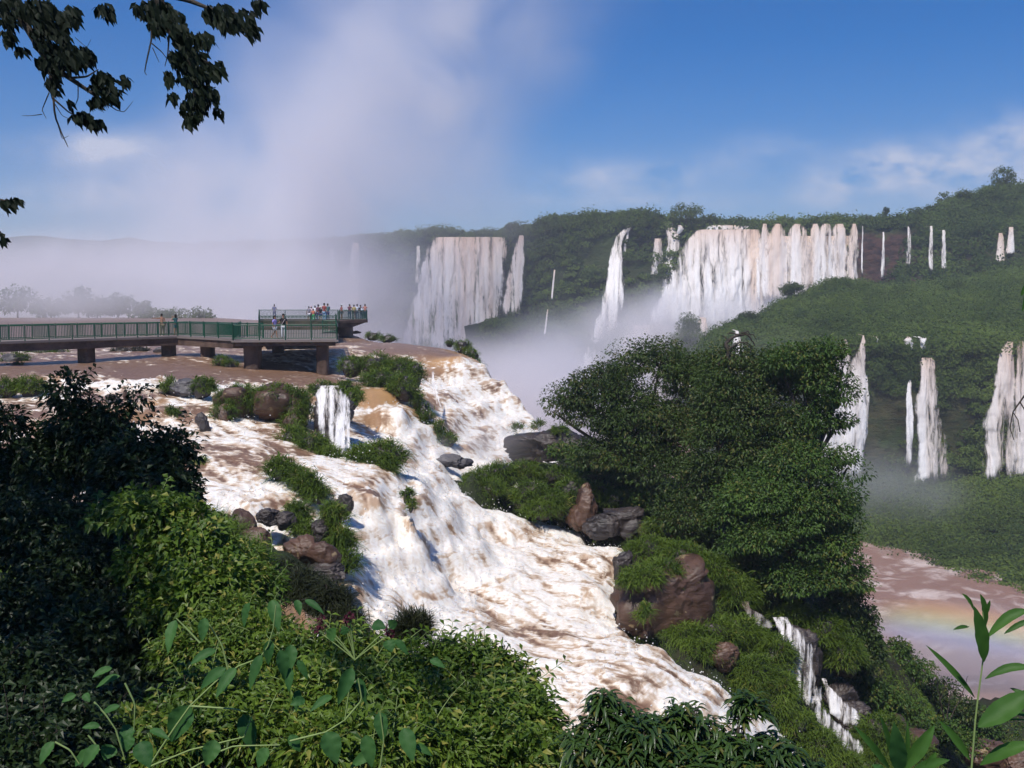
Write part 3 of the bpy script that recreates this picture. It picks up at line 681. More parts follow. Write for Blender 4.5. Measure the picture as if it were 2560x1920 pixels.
def small_tree(px, pyb, Y, h, w, label, group, mat='far_leaf', leaf=.9, n=900):
    base = P(px, pyb, Y); s = Y / F
    return tree('tree', label, 'tree', base, .55, [(px, pyb - h * .62, Y, w * .5, h * .36), (px - w * .25, pyb - h * .45, Y, w * .3, h * .25), (px + w * .22, pyb - h * .55, Y, w * .3, h * .28)], max(10, n // 30), 30, leaf, max(.5, w * s * .13), mat, group, tr=max(.12, h * s * .03), nb=14)
SKT = 'trees standing on the skyline'
small_tree(686, 222, 430, 18, 30, 'big round tree above the waterfalls, rising from the flat skyline', SKT, n=1500)
small_tree(710, 221, 430, 7, 14, 'low bushy tree just beside the big round skyline tree', SKT, n=500)
small_tree(944, 207, 424, 15, 14, 'bare twiggy tree standing out on the sloping skyline at the right', SKT, n=260)
small_tree(1004, 190, 428, 22, 24, 'tallest round tree at the top of the right hill', SKT, n=1300)
small_tree(915, 216, 420, 9, 16, 'flat topped tree at the foot of the skyline slope', SKT, n=500)
small_tree(930, 213, 420, 10, 12, 'small rounded tree on the skyline slope beside the flat topped one', SKT, n=400)
small_tree(964, 199, 424, 10, 16, 'dark domed tree half way up the skyline slope', SKT, n=500)
small_tree(512, 230, 500, 9, 12, 'dome shaped tree on the cliff top next to the pink waterfall', SKT, n=500)
small_tree(886, 217, 420, 10, 4, 'thin bare sapling alone on the skyline between the falls and the hill', SKT, n=90)
SHT = 'trees rising from the green shelf'
for (px, pyb, Y, h, w, lab) in [(792, 300, 325, 20, 24, 'round crowned tree at the left brow of the green shelf'), (838, 296, 335, 18, 26, 'spreading tree on the brow below the right row of falls'), (900, 306, 340, 20, 22, 'dense tree in the middle of the shelf under the bare red rock'),
    (958, 300, 345, 22, 28, 'broad tree on the upper right of the shelf'), (1000, 312, 330, 20, 30, 'wide domed tree at the right end of the shelf'), (870, 326, 290, 16, 26, 'low domed tree near the lip above the lower cliff'), (960, 334, 280, 15, 24, 'tree at the lip between the foamy spill and the last falls'), (748, 325, 312, 13, 20, 'rounded tree on the lower left brow of the shelf'),
    (920, 520, 225, 22, 26, 'tree standing on the slope below the middle fall'), (985, 545, 205, 24, 32, 'large tree on the slope just above the brown river')]:
    small_tree(px, pyb, Y, h, w, lab, SHT, leaf=.6, n=2600)
# misty islands behind the walkway
MIS = 'misty trees on the river islands'
for (px, pyb, h, w, lab) in [(18, 320, 33, 38, 'misty rounded tree at the far left edge behind the walkway'), (52, 320, 22, 36, 'low misty tree between the leftmost one and the tallest one'), (79, 320, 34, 24, 'tallest misty tree behind the walkway'),
                         (98, 320, 24, 26, 'misty tree leaning on the tallest one'), (118, 320, 26, 30, 'misty tree with a flat wide crown'), (143, 320, 19, 13, 'narrow misty tree standing alone above the low bushes')]:
    small_tree(px, pyb, 235, h, w, lab, MIS, leaf=.8, n=1400)
rt = tree('bush', 'long low bush island in the mist behind the two people', 'bush', P(178, 322, 225), .3, [(165, 316, 225, 26, 8), (190, 315, 225, 26, 8), (205, 318, 225, 14, 6), (140, 318, 225, 16, 5)], 90, 30, .6, .9, 'far_leaf', None, tr=.1, nb=20)

# ------------------------------------------------------------------ waterfalls
WFG = 'waterfalls pouring over the far cliffs'
def fall(name, label, rows, D, mat='fall', fuzz=.15, nr=70, nc=40, amp=1.2, D2=None, group=WFG, cat='waterfall', lip=1.5, scn=.25, feather=.28):
    """rows: (py, x_left, x_right); D: distance at the top, D2 at the foot"""
    r = np.array(rows, float); ys = np.linspace(r[0, 0], r[-1, 0], nr); xl = np.interp(ys, r[:, 0], r[:, 1]); xr = np.interp(ys, r[:, 0], r[:, 2])
    D2 = D2 or D; t = np.linspace(0, 1, nr); d = D * (1 - t) + D2 * t
    j1 = fbm(np.stack([ys * .10, ys * 0 + rows[0][1] * 1.37, ys * 0], -1), 4, .65, 5); j2 = fbm(np.stack([ys * .10, ys * 0 + rows[0][2] * 1.71 + 9, ys * 0], -1), 4, .65, 6); wd0 = xr - xl; xl = xl - .09 * wd0; xr = xr + .09 * wd0; xl = xl + j1 * np.minimum(wd0 * .13, 3); xr = xr + j2 * np.minimum(wd0 * .13, 3)
    u = np.linspace(0, 1, nc); X = xl[:, None] * (1 - u) + xr[:, None] * u
    Dg = np.repeat(d[:, None], nc, 1)
    wpx = (xr - xl)[:, None] * np.ones(nc) * Dg / F
    Dg = Dg - np.sin(np.pi * u)[None] * np.minimum(wpx * .12, 3.0) - (1 - np.exp(-t * 12))[:, None] * lip
    V = P(X, np.repeat(ys[:, None], nc, 1), Dg)
    nn = fbm(np.stack([X * D / F * scn, V[..., 2] * scn * .25, X * 0 + rows[0][1]], -1) * 1.5, 4, .55, 90)
    V[..., 1] -= nn * amp
    top = V[:1].copy(); top[..., 1] += 4 * amp; top[..., 2] += .2
    V = np.concatenate([top, V]); uvv = np.stack([X * D / F, (ys[:, None] + X * 0) * D / F], -1); uvv = np.concatenate([uvv[:1] - [0, 2], uvv])
    e = np.minimum(u, 1 - u) / feather; e = np.clip(e, 0, 1)[None] * np.ones((nr, 1)); e = e * np.clip((1 - t) / .12, 0, 1)[:, None] * .9 + .1 * (e > .3)
    e = np.concatenate([e[:1], e]); lp = np.exp(-np.r_[0, t] * 5)[:, None] * np.ones(nc)
    o = mk(name, V, grid_faces(nr + 1, nc), MT[mat], attrs={'edge': e, 'lip': lp}, uv=uvv); return tag(o, label, cat, group)
fall('waterfall', 'massive pinkish curtain of water left of centre, widest fall in the mist', [(237, 440, 505), (250, 431, 504), (270, 424, 501), (300, 417, 497), (330, 408, 494), (350, 395, 490)], 505, D2=470, nr=120, nc=90, lip=4, amp=2, feather=.12)
fall('waterfall', 'tall slender fall just right of the massive pinkish curtain', [(235.5, 519, 524), (245, 515, 524), (270, 509, 524), (300, 504, 522), (316, 502, 520)], 470, D2=455, feather=.26, amp=.6)
fall('waterfall', 'pale ghostly fall at the left end of the far cliff in thick mist', [(243, 353, 359), (260, 349, 359), (290, 345, 359), (320, 341, 358)], 690, 'fall', feather=.3)
fall('waterfall', 'very faint thin streak between the ghostly fall and the massive curtain', [(246, 416, 420), (285, 415, 421)], 560, 'fall_thin', feather=.3, nc=12)
fall('waterfall', 'faint double streak left of the ghostly fall', [(248, 330, 335), (300, 326, 337)], 780, 'fall_thin', feather=.3, nc=12)
fall('waterfall', 'long silvery cascade of many steps in the middle of the far cliff', [(222.5, 632, 636), (228, 625, 632), (236, 616, 624), (250, 611, 622), (270, 608, 624), (290, 605, 624), (310, 602, 621), (318, 598, 619), (325, 596, 622), (335, 591, 611), (350, 586, 609), (365, 581, 604), (382, 575, 594)], 441, D2=392, nr=120, nc=50, amp=1.5, lip=2.5, feather=.2, mat='fall_thin')
fall('waterfall', 'thin side trickle right beside the long silvery cascade', [(230, 628, 629.5), (245, 624, 627), (262, 621, 625), (275, 620, 624)], 438, 'fall_thin', feather=.2, nc=10)
fall('waterfall', 'creamy two step fall with a pointed top, left of the broad falls', [(223, 663.5, 672), (230, 666, 676), (236, 668, 682), (245, 668, 681), (260, 665, 677), (280, 663, 676), (300, 658, 678)], 434, D2=425, feather=.26)
fall('waterfall', 'short pale fall that starts lower down beside the two step fall', [(238.5, 655, 661), (245, 654, 662), (265, 652, 663), (285, 648, 662), (300, 645, 662)], 430, feather=.26)
fall('waterfall', 'tiny white spout under the big round skyline tree', [(225, 678, 682), (229, 677.5, 684), (234, 676, 680)], 430, feather=.26, nc=10, nr=16)
fall('waterfall', 'broad brown and white curtain, the largest of the right hand falls', [(229.5, 704, 757), (233, 698, 757), (240, 690, 758), (250, 685, 759), (265, 680, 762), (280, 674, 766), (300, 664, 772), (318, 655, 776), (326, 655, 772)], 419, D2=398, nr=110, nc=110, amp=2.4, lip=4, feather=.10)
fall('waterfall', 'wide misty veil behind and below the pointed falls of the right row', [(236, 770, 846), (244, 764, 849), (262, 760, 850), (285, 755, 850), (305, 750, 850)], 413, D2=402, nr=60, nc=60, feather=.10, amp=1.5, lip=.5)
fall('waterfall', 'short stepped rapids just above the broad brown and white curtain', [(225, 712, 750), (228, 710, 756), (231, 708, 758)], 431, nr=12, nc=50, feather=.12)
for (x0, x1, b0, b1, lab) in [(762, 767, 757, 770, 'narrow fall beside the broad curtain'), (773, 783, 765, 790, 'second pointed fall from the broad curtain'), (792, 804, 784, 813, 'funnel shaped fall in the middle of the right row'),
                              (812, 819, 806, 823, 'slim creamy fall with a forked foot'), (821, 832, 816, 833, 'bright fall just left of the thin dark gap'), (834, 845, 831, 847, 'ochre tinted fall at the right of the thin dark gap'), (851, 857, 848, 858, 'detached silvery fall at the right end of the row')]:
    fall('waterfall', lab, [(223.8, x0 + (x1 - x0) * .22, x1 - (x1 - x0) * .2), (226, x0 + (x1 - x0) * .06, x1 - (x1 - x0) * .08), (230, x0 - (x0 - b0) * .3, x1 + (b1 - x1) * .3), (240, x0 - (x0 - b0) * .8, x1 + (b1 - x1) * .8), (262, b0, b1), (282, b0, b1), (300, b0 - 2, b1)], 409, D2=398, nr=60, nc=26, feather=.26, amp=1.2)
for (x, w, y0, y1, d, lab) in [(862.5, 1.6, 226, 275, 424, 'hair thin trickle next to the detached silvery fall'), (883, 3, 232, 279, 418, 'thin trickle over the bare red rock'), (909, 4, 226, 268, 416, 'forked faint trickle right of the red rock'), (931, 4, 226, 271, 416, 'straight faint trickle on the green cliff'),
                              (944, 5, 230, 270, 416, 'thin fall that widens and brightens at its foot'), (1001, 8, 233, 262, 416, 'short white fall high on the right hill, left of a pair'), (1011, 7, 227, 254, 416, 'short white fall high on the right hill, right of a pair')]:
    fall('waterfall', lab, [(y0, x - w * .3, x + w * .3), ((y0 + y1) / 2, x - w * .5, x + w * .5), (y1, x - w * .8, x + w * .5)], d - 16, 'fall' if x > 990 else 'fall_thin', feather=.25, nc=12, D2=d - 22)
LG = 'waterfalls of the lower cliff'
fall('waterfall', 'left half of the split fall seen right behind the crown of the island tree', [(339.5, 844.5, 846.5), (344, 841, 848), (352, 834, 850), (365, 826, 852), (380, 820, 853), (400, 815, 850), (440, 818, 848), (472, 824, 848), (482, 824, 848)], 249, D2=242, nr=110, nc=50, group=LG, amp=1.0)
fall('waterfall', 'right half of the split fall behind the island tree, with the highest pointed tip', [(335.5, 863, 864.5), (341, 861, 865.5), (352, 856, 866), (365, 851, 866), (385, 848, 866.5), (410, 846, 867), (440, 844, 865), (472, 842, 862), (482, 842, 861)], 248, D2=241, nr=110, nc=50, group=LG, amp=1.0)
fall('waterfall', 'thin right shoulder of the fall behind the island tree', [(375, 862, 867), (400, 862, 869), (440, 861, 868), (470, 858, 864)], 247, 'fall_thin', nc=12, group=LG, feather=.3)
fall('waterfall', 'middle fall of the lower cliff with a square creamy top', [(358, 922, 935), (364, 921, 938), (380, 920, 939), (395, 917, 941), (402, 915.5, 942), (440, 918, 945), (470, 917, 948), (479, 915, 949), (484, 913, 944)], 247, D2=240, nr=110, nc=50, group=LG, amp=1.0, feather=.26)
fall('waterfall', 'left one of the last two falls at the right edge', [(342, 1006, 1014), (350, 1001, 1015), (370, 996, 1015), (400, 991, 1014), (428, 984, 1016), (432, 988, 1016), (455, 985, 1018), (479, 980, 1014)], 247, D2=240, nr=110, nc=50, group=LG, feather=.26)
fall('waterfall', 'last fall at the right edge, partly hidden by its neighbour', [(341, 1017, 1024), (360, 1016, 1026), (400, 1015, 1034), (478, 1012, 1040)], 246, D2=241, nr=90, nc=30, group=LG, feather=.26)
fall('waterfall', 'broken thin streaks beside the middle fall of the lower cliff', [(380, 909, 912), (395, 907, 912), (420, 906, 914), (468, 904, 911)], 246, 'fall_thin', nc=16, group=LG, feather=.3, D2=241)
fall('waterfall', 'small foamy spill above the middle fall', [(337, 907, 911), (341, 903, 913), (345, 906, 914), (350, 911, 915)], 249, nc=14, nr=20, group=LG, feather=.26)
fall('waterfall', 'two tiny joined spouts above the middle fall', [(338, 920, 927), (350, 921, 926)], 249, 'fall_thin', nc=10, nr=16, group=LG, feather=.3)
fall('waterfall', 'tiny triangular spill left of the foamy one', [(337, 874, 879), (343, 877, 879)], 250, nc=8, nr=10, group=LG, feather=.1)
fall('waterfall', 'small knot of white water among the bushes above the river', [(494, 958, 968), (500, 957, 975), (504, 960, 974)], 232, nc=16, nr=20, group=LG, feather=.2)
fall('waterfall', 'wide pink lower fall glowing through the mist behind the island tree', [(326, 632, 684), (340, 624, 684), (360, 618, 676), (390, 612, 672), (430, 606, 670)], 392, D2=362, nr=80, nc=70, group=LG, feather=.2, amp=2)
fall('waterfall', 'second lower fall squeezed between two dark bluffs', [(318, 700, 706), (330, 692, 708), (345, 687, 704), (372, 676, 702), (390, 674, 702)], 362, D2=345, nr=60, nc=30, group=LG, feather=.26)
fall('waterfall', 'faint fall behind the dead branch', [(331, 735, 739), (345, 731, 744), (358, 728, 749), (380, 727, 750)], 256, D2=252, nr=40, nc=20, group=LG, feather=.5, mat='fall_thin')
for (x, y0, y1, lab) in [(553, 270, 300, 'single thread of water on the misty cliff'), (546, 310, 335, 'broken thread of water low on the misty cliff'), (667, 345, 372, 'thin thread beside the wide pink lower fall')]:
    fall('waterfall', lab, [(y0, x + 1, x + 2.4), (y1, x - 2.5, x - .5)], 402 if x < 560 else 372, 'fall', nc=8, feather=.3)
# dark bluff between the pink falls
tree('bluff', 'dark green bluff splitting the pink lower falls', 'rock', P(688, 366, 352), .3, [(690, 338, 352, 12, 22), (684, 352, 352, 14, 20), (676, 352, 354, 6, 14)], 110, 110, .9, 2.2, 'far_leaf', None, tr=.3, nb=10, crown='growth')

# ------------------------------------------------------------------ near waterfalls on the plateau
NF = 'small waterfalls on the near rocks'
fall('waterfall', 'thin lacy fall over dark rock beside the big grassy rock', [(390, 318, 340), (396, 314, 346), (402, 314, 349), (420, 317, 350), (440, 322, 354), (453, 330, 352)], 53.5, 'fall_near', D2=51, amp=.12, group=NF, lip=.4, scn=3, feather=.2)
fall('waterfall', 'lacy fall tumbling down the right side of the grassy island', [(624, 774, 792), (632, 779, 802), (645, 780, 811), (660, 782, 815), (680, 790, 819), (700, 800, 825), (708, 806, 828)], 45.6, 'fall_near', D2=44.0, amp=.1, group=NF, lip=.3, scn=3, feather=.2)
fall('waterfall', 'slanting cascade of white strands below the lacy island fall', [(686, 824, 829), (697, 825, 840), (712, 830, 858), (727, 846, 862)], 46, 'fall_near', D2=45, amp=.1, group=NF, lip=.2, scn=3, feather=.2)
fall('waterfall', 'lowest white cascade at the foot of the island', [(704, 808, 822), (718, 816, 832), (730, 826, 848), (742, 840, 860), (756, 850, 868)], 44.5, 'fall_near', D2=44, amp=.1, group=NF, lip=.2, scn=3, feather=.2)
fall('waterfall', 'small foaming pool spill between grass patches on the island', [(608, 741, 752), (616, 745, 768), (624, 752, 774), (630, 764, 776)], 46.5, 'fall', D2=45.2, amp=.1, group=NF, lip=.2, scn=3, feather=.26, nc=24, nr=24)
fall('waterfall', 'white trickle down the left flank of the tall fall', [(372, 429, 434), (390, 432, 437), (410, 437, 443)], 72, 'fall_near', D2=66, amp=.1, group=NF, scn=3, feather=.3, nc=12)

rock('rock', 'dark wet rock face behind the lacy fall by the big grassy rock', [(332, 418, 54.6, 19, 24, .5)], 'rock')
rock('rock', 'dark wet rock face behind the lacy island fall', [(800, 664, 47.2, 22, 36, .5)], 'rock')
rock('rock', 'dark wet rock behind the slanting cascade', [(840, 704, 47.6, 18, 18, .5)], 'rock')
# ------------------------------------------------------------------ walkway
def quadbox(A, B, C_, D_, zt, zb):
    """prism over a horizontal quad, z top/bottom"""
    q = [A, B, C_, D_]; V = [(*p[:2], zt) for p in q] + [(*p[:2], zb) for p in q]
    Fc = [[0, 1, 2, 3], [7, 6, 5, 4], [0, 4, 5, 1], [1, 5, 6, 2], [2, 6, 7, 3], [3, 7, 4, 0]]
    return np.array(V, float), np.array(Fc)
ZD = -2.9
walk = root('walkway', P(283, 370, 74), 'long green railed walkway and viewing platforms on concrete piers over the river', 'walkway')
WL = np.array(walk.location)
def wpart(name, V, Fc, m): return mk(name, np.asarray(V) - WL, Fc, MT[m], walk, smooth=False)
def xy(px, D): return np.array([(px - CX) / F * D * 1.0, D])
# horizontal plan points: left run (front edge), bend, platform
def box_between(a, b, w, zt, zb):
    a = np.array(a, float); b = np.array(b, float); d = (b - a) / np.linalg.norm(b - a); n = np.array([-d[1], d[0]]) * w
    return quadbox(a, b, b + n, a + n, zt, zb)
A0 = xy(-160, 62.5); A1 = xy(0, 69.5); A2 = xy(95, 75); A3 = xy(178, 80); A4 = xy(233, 74.5)
fr = [A0, A1, A2, A3, A4]
def strip(pts, w, zt, zb):
    V = []; Fc = []; o = 0
    for a, b in zip(pts[:-1], pts[1:]):
        v, f = box_between(a, b, w, zt, zb); V.append(v); Fc.append(f + o); o += 8
    return np.concatenate(V), np.concatenate(Fc)
W1 = 2.6
def offs(pts, w):
    pts = [np.array(p) for p in pts]; o = []
    for i, p in enumerate(pts):
        d = (pts[min(i + 1, len(pts) - 1)] - pts[max(i - 1, 0)]); d /= np.linalg.norm(d); o.append(p + np.array([-d[1], d[0]]) * w)
    return o
def ribbon(f, bk, zt, zb):
    n = len(f); V = []; 
    for z in (zt, zb):
        V += [(*p, z) for p in f]; V += [(*p, z) for p in bk]
    Fc = []
    for i in range(n - 1):
        Fc += [[i, i + 1, n + i + 1, n + i], [2 * n + i, 3 * n + i, 3 * n + i + 1, 2 * n + i + 1], [i, 2 * n + i, 2 * n + i + 1, i + 1], [n + i, n + i + 1, 3 * n + i + 1, 3 * n + i]]
    Fc += [[0, n, 3 * n, 2 * n], [n - 1, 3 * n - 1, 4 * n - 1, 2 * n - 1]]
    return np.array(V, float), np.array(Fc)
bk = offs(fr, W1)
wpart('deck', *ribbon(offs(fr, -.12), offs(fr, W1 + .12), ZD, ZD - .16), 'deck')
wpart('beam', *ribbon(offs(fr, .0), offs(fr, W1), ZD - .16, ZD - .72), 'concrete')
PL = [xy(231, 71.5), xy(338.5, 72.5), xy(338.5, 86.5), xy(251, 86)]
def poly_prism(pl, zt, zb):
    n = len(pl); V = np.array([(*p, zt) for p in pl] + [(*p, zb) for p in pl]); return V, pl
def prism(name, pl, zt, zb, m):
    V = np.array([(*p, zt) for p in pl] + [(*p, zb) for p in pl]); wpart(name, V, np.array([[0, 1, 2, 3], [7, 6, 5, 4], [0, 4, 5, 1], [1, 5, 6, 2], [2, 6, 7, 3], [3, 7, 4, 0]]), m)
prism('deck', PL, ZD + .004, ZD - .14, 'deck')
ins = [PL[0] + [.25, .2], PL[1] + [-.25, .2], PL[2] + [-.25, -.2], PL[3] + [.25, -.2]]
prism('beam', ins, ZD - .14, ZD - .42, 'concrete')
# link and far pier
LK = [xy(262, 86.7), xy(320, 86.7), xy(337, 97.5), xy(258, 96)]
prism('deck', LK, ZD + .01, ZD - .35, 'deck')
ZF = -2.35
LK2 = [xy(258, 96.2), xy(337.5, 97.7), xy(337, 110), xy(259, 112)]
prism('deck', LK2, ZD + .25, ZD - .3, 'concrete')
FP = [xy(259, 112.2), xy(337, 110.2), xy(339, 124), xy(259, 124)]
prism('deck', FP, ZF, ZF - .4, 'concrete')
FP2 = [xy(338, 112.5), xy(368, 116.2), xy(368, 122), xy(339.1, 124.2)]
prism('deck', FP2, ZF + .01, ZF - .28, 'concrete')
# tapered head under the far overhang
h = [xy(338, 113), xy(352, 114.5), xy(352, 121), xy(338, 121)]; h2 = [xy(338, 113), xy(366, 116.5), xy(366, 121.5), xy(338, 121)]
V = np.array([(*p, ZF - .28) for p in h2] + [(*p, ZF - .8) for p in h]); wpart('pier_head', V, np.array([[0, 1, 2, 3], [7, 6, 5, 4], [0, 4, 5, 1], [1, 5, 6, 2], [2, 6, 7, 3], [3, 7, 4, 0]]), 'concrete')
# piers
def pier(px, D, w, d, zt, zb, tap=1.0):
    x, y = xy(px, D); n = 20; ang = np.linspace(0, 2 * math.pi, n, endpoint=False)
    V = []
    sup = lambda a: (np.sign(np.cos(a)) * abs(np.cos(a)) ** .55, np.sign(np.sin(a)) * abs(np.sin(a)) ** .55)
    for k, z in enumerate(np.linspace(zt, zb, 6)):
        s = 1 + (tap - 1) * k / 5
        for a in ang: c, s_ = sup(a); V.append((x + c * w / 2 * s, y + s_ * d / 2 * s, z))
    i = np.arange(6 * n).reshape(6, n); j = np.roll(i, -1, 1)
    Fc = np.stack([i[:-1], i[1:], j[1:], j[:-1]], -1).reshape(-1, 4)
    o = wpart('pier', V, Fc, 'concrete'); [setattr(p_, 'use_smooth', True) for p_ in o.data.polygons]
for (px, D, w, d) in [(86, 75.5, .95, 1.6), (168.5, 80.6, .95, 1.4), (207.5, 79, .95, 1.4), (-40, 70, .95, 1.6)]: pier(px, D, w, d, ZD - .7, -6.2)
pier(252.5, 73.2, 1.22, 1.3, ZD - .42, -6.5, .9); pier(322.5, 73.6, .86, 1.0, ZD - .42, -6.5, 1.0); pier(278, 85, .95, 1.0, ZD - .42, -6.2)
pier(344.5, 117, 1.75, 4.0, ZF - .8, -5.4)
pier(300, 118, 1.2, 2, ZF - .4, -5.4)
# railings: one mesh per panel (frame and bars), posts separately
def tube_box(a, b, r):
    return tubes([[a, b]], [[r, r]], 4)
def panel(a, b, z, dense=False, m='rail'):
    a = np.array(a); b = np.array(b); Lh = np.linalg.norm(b - a); d = (b - a) / Lh; a2 = a + d * .10; b2 = b - d * .10
    p = [[(*a2, z + 1.08), (*b2, z + 1.08)], [(*a2, z + .14), (*b2, z + .14)]]; r = [[.038] * 2, [.028] * 2]
    nb = max(3, int(Lh / (.11 if dense else .13)))
    for k in range(nb + 1):
        q_ = a2 + (b2 - a2) * k / nb; p.append([(*q_, z + .14), (*q_, z + 1.08)]); r.append([.017 if not dense else .020] * 2)
    wpart('railing_panel', *tubes(p, r, 4), m)
def post(a, z, m='rail'):
    wpart('post', *tubes([[(*a, z - .22), (*a, z + 1.14)], [(a[0], a[1] - .02, z + 1.14), (a[0], a[1] + .02, z + 1.14)]], [[.05] * 2, [.05] * 2], 4), m)
def railing(pts, z, step=2.0, dense=False, m='rail'):
    pts = [np.array(p) for p in pts]; post(pts[0], z, m)
    for a, b in zip(pts[:-1], pts[1:]):
        n = max(1, round(np.linalg.norm(b - a) / step))
        for k in range(n):
            panel(a + (b - a) * k / n, a + (b - a) * (k + 1) / n, z, dense, m); post(a + (b - a) * (k + 1) / n, z, m)
railing(fr[1:], ZD, 1.9); railing(bk[1:], ZD, 1.9)
inset = lambda pl, e=.12: [pl[0] + [e, e], pl[1] + [-e, e], pl[2] + [-e, -e], pl[3] + [e, -e]]
ip = inset(PL)
railing([ip[0], ip[1]], ZD, 1.7); railing([ip[1], ip[2]], ZD, 2.3); railing([ip[3] + [0, -3.5], ip[0]], ZD, 2.4)
railing([ip[2], ip[2] - [1.2, 0]], ZD, 2)
il = inset(LK2, .1)
railing([il[0], il[1]], ZD + .25, 2.6, True); railing([il[1], il[2]], ZD + .25, 3.5, True); railing([il[0], il[3]], ZD + .25, 3.5, True)
ifp = inset(FP, .1)
railing([ifp[0], ifp[3], ifp[2]], ZF, 3.4, True)
i2 = inset(FP2, .1)
railing([i2[0], i2[1], i2[2], i2[3]], ZF, 2.2, True)

# ------------------------------------------------------------------ people
def skinmesh(name, pts, edges, radii, mat, parent, sub_lv=1, rootv=0):
    me = bpy.data.meshes.new(name); me.from_pydata([tuple(p) for p in pts], edges, []); me.update()
    ob = bpy.data.objects.new(name, me); COL.objects.link(ob); ob.parent = parent; me.materials.append(mat)
    md = ob.modifiers.new('skin', 'SKIN'); md.use_smooth_shade = True
    if not me.skin_vertices: me.skin_vertices.new()
    for i, r in enumerate(radii): 
        sv = me.skin_vertices[0].data[i]; sv.radius = (r, r) if not isinstance(r, tuple) else r; sv.use_root = (i == rootv)
    ms = ob.modifiers.new('sub', 'SUBSURF'); ms.levels = sub_lv; ms.render_levels = sub_lv
    return ob
MATC = {}
def cm(name, col):
    if name not in MATC: MATC[name] = plain(name, col, .7)
    return MATC[name]
def person(px, D, z, label, facing=0, H=1.72, arms='down', legs='stand', top=('grey', (.3, .3, .3)), bottom=('denim', (.05, .08, .18)), hair=(.015, .012, .01), hat=None, skin=(.32, .17, .11), shorts=False, longhair=False, lean=0, group='visitors on the walkway', bare=False, bag=None, sash=None):
    loc = (*xy(px, D), z); rt = root('person', loc, label, 'person', group); rt.rotation_euler = (0, 0, facing); s = H / 1.72
    J = {}
    def v(x, y, z_): return (x * s, y * s, z_ * s)
    ly = lean
    J['pel'] = v(0, 0, .92); J['waist'] = v(0, ly * .3, 1.06); J['chest'] = v(0, ly * .7, 1.28); J['neckb'] = v(0, ly, 1.44); J['neck'] = v(0, ly * 1.05 + .01, 1.50); J['head0'] = v(0, ly * 1.1 + .02, 1.57); J['head1'] = v(0, ly * 1.1 + .02, 1.68)
    for sd, n in ((-1, 'l'), (1, 'r')):
        J['hip' + n] = v(.095 * sd, 0, .86); J['sh' + n] = v(.185 * sd, ly, 1.40)
        if legs == 'walk':
            f = .28 * sd; J['knee' + n] = v(.10 * sd, f * .55 + .05, .49); J['ank' + n] = v(.09 * sd, f - (.0 if sd > 0 else .1), .09 if sd > 0 else .16); J['toe' + n] = v(.10 * sd, f + .16 - (.0 if sd > 0 else .05), .035 if sd > 0 else .06)
        else:
            J['knee' + n] = v(.11 * sd, .02, .48); J['ank' + n] = v(.115 * sd, -.02, .085); J['toe' + n] = v(.13 * sd, .15, .035)
        if arms == 'down' or (arms == 'point' and sd > 0) or (arms == 'one' and sd < 0):
            J['el' + n] = v(.25 * sd, ly - .03, 1.13); J['wr' + n] = v(.26 * sd, ly + .08, .90); dd_ = (.0, .03, -.08)
        elif arms == 'camera':
            J['el' + n] = v(.24 * sd, ly + .20, 1.28); J['wr' + n] = v(.08 * sd, ly + .28, 1.50); dd_ = (-.02 * sd, .02, .07)
        elif arms == 'rail':
            J['el' + n] = v(.26 * sd, ly + .08, 1.18); J['wr' + n] = v(.2 * sd, ly + .30, 1.12); dd_ = (0, .08, -.01)
        elif arms == 'point':
            J['el' + n] = v(-.36, ly + .15, 1.40); J['wr' + n] = v(-.55, ly + .28, 1.42); dd_ = (-.07, .04, .0)
        elif arms == 'one':
            J['el' + n] = v(.30 * sd, ly + .0, 1.15); J['wr' + n] = v(.34 * sd, ly + .2, 1.10); dd_ = (.02, .07, .02)
        J['hand' + n] = tuple(np.array(J['wr' + n]) + np.array(dd_) * s)
        base = np.array(J['hand' + n]); dv = np.array(dd_) * s; dv = dv / (np.linalg.norm(dv) + 1e-9)
        sidev = np.cross(dv, (0, 1, .3)); sidev /= np.linalg.norm(sidev) + 1e-9
        for k in range(4): J['f%d' % k + n] = tuple(base + sidev * (k - 1.5) * .022 * s + dv * (.085, .095, .09, .07)[k] * s + np.array([0, .02, -.01]) * s)
        J['th' + n] = tuple(np.array(J['wr' + n]) + sidev * -.05 * s + dv * .06 * s)
    names = list(J); ix = {n: i for i, n in enumerate(names)}
    E = [('pel', 'waist'), ('waist', 'chest'), ('chest', 'neckb'), ('neckb', 'neck'), ('neck', 'head0'), ('head0', 'head1')]
    for n in 'lr': E += [('pel', 'hip' + n), ('hip' + n, 'knee' + n), ('knee' + n, 'ank' + n), ('ank' + n, 'toe' + n), ('neckb', 'sh' + n), ('sh' + n, 'el' + n), ('el' + n, 'wr' + n), ('wr' + n, 'hand' + n), ('wr' + n, 'th' + n)] + [('hand' + n, 'f%d' % k + n) for k in range(4)]
    R = {'pel': (.135, .10), 'waist': (.125, .09), 'chest': (.15, .105), 'neckb': (.09, .07), 'neck': .052, 'head0': (.078, .09), 'head1': (.07, .085), 'hip': .09, 'knee': .056, 'ank': .042, 'toe': .036, 'sh': .058, 'el': .040, 'wr': .028, 'hand': .03, 'th': .009}
    def rad(n):
        r = R.get(n) or R.get(n[:-1]) or .009
        return tuple(x * s for x in r) if isinstance(r, tuple) else r * s
    sk = cm('skin_%d' % int(skin[0] * 100), skin)
    body = skinmesh('body', [J[n] for n in names], [(ix[a], ix[b]) for a, b in E], [rad(n) for n in names], sk, rt, 2, ix['pel'])
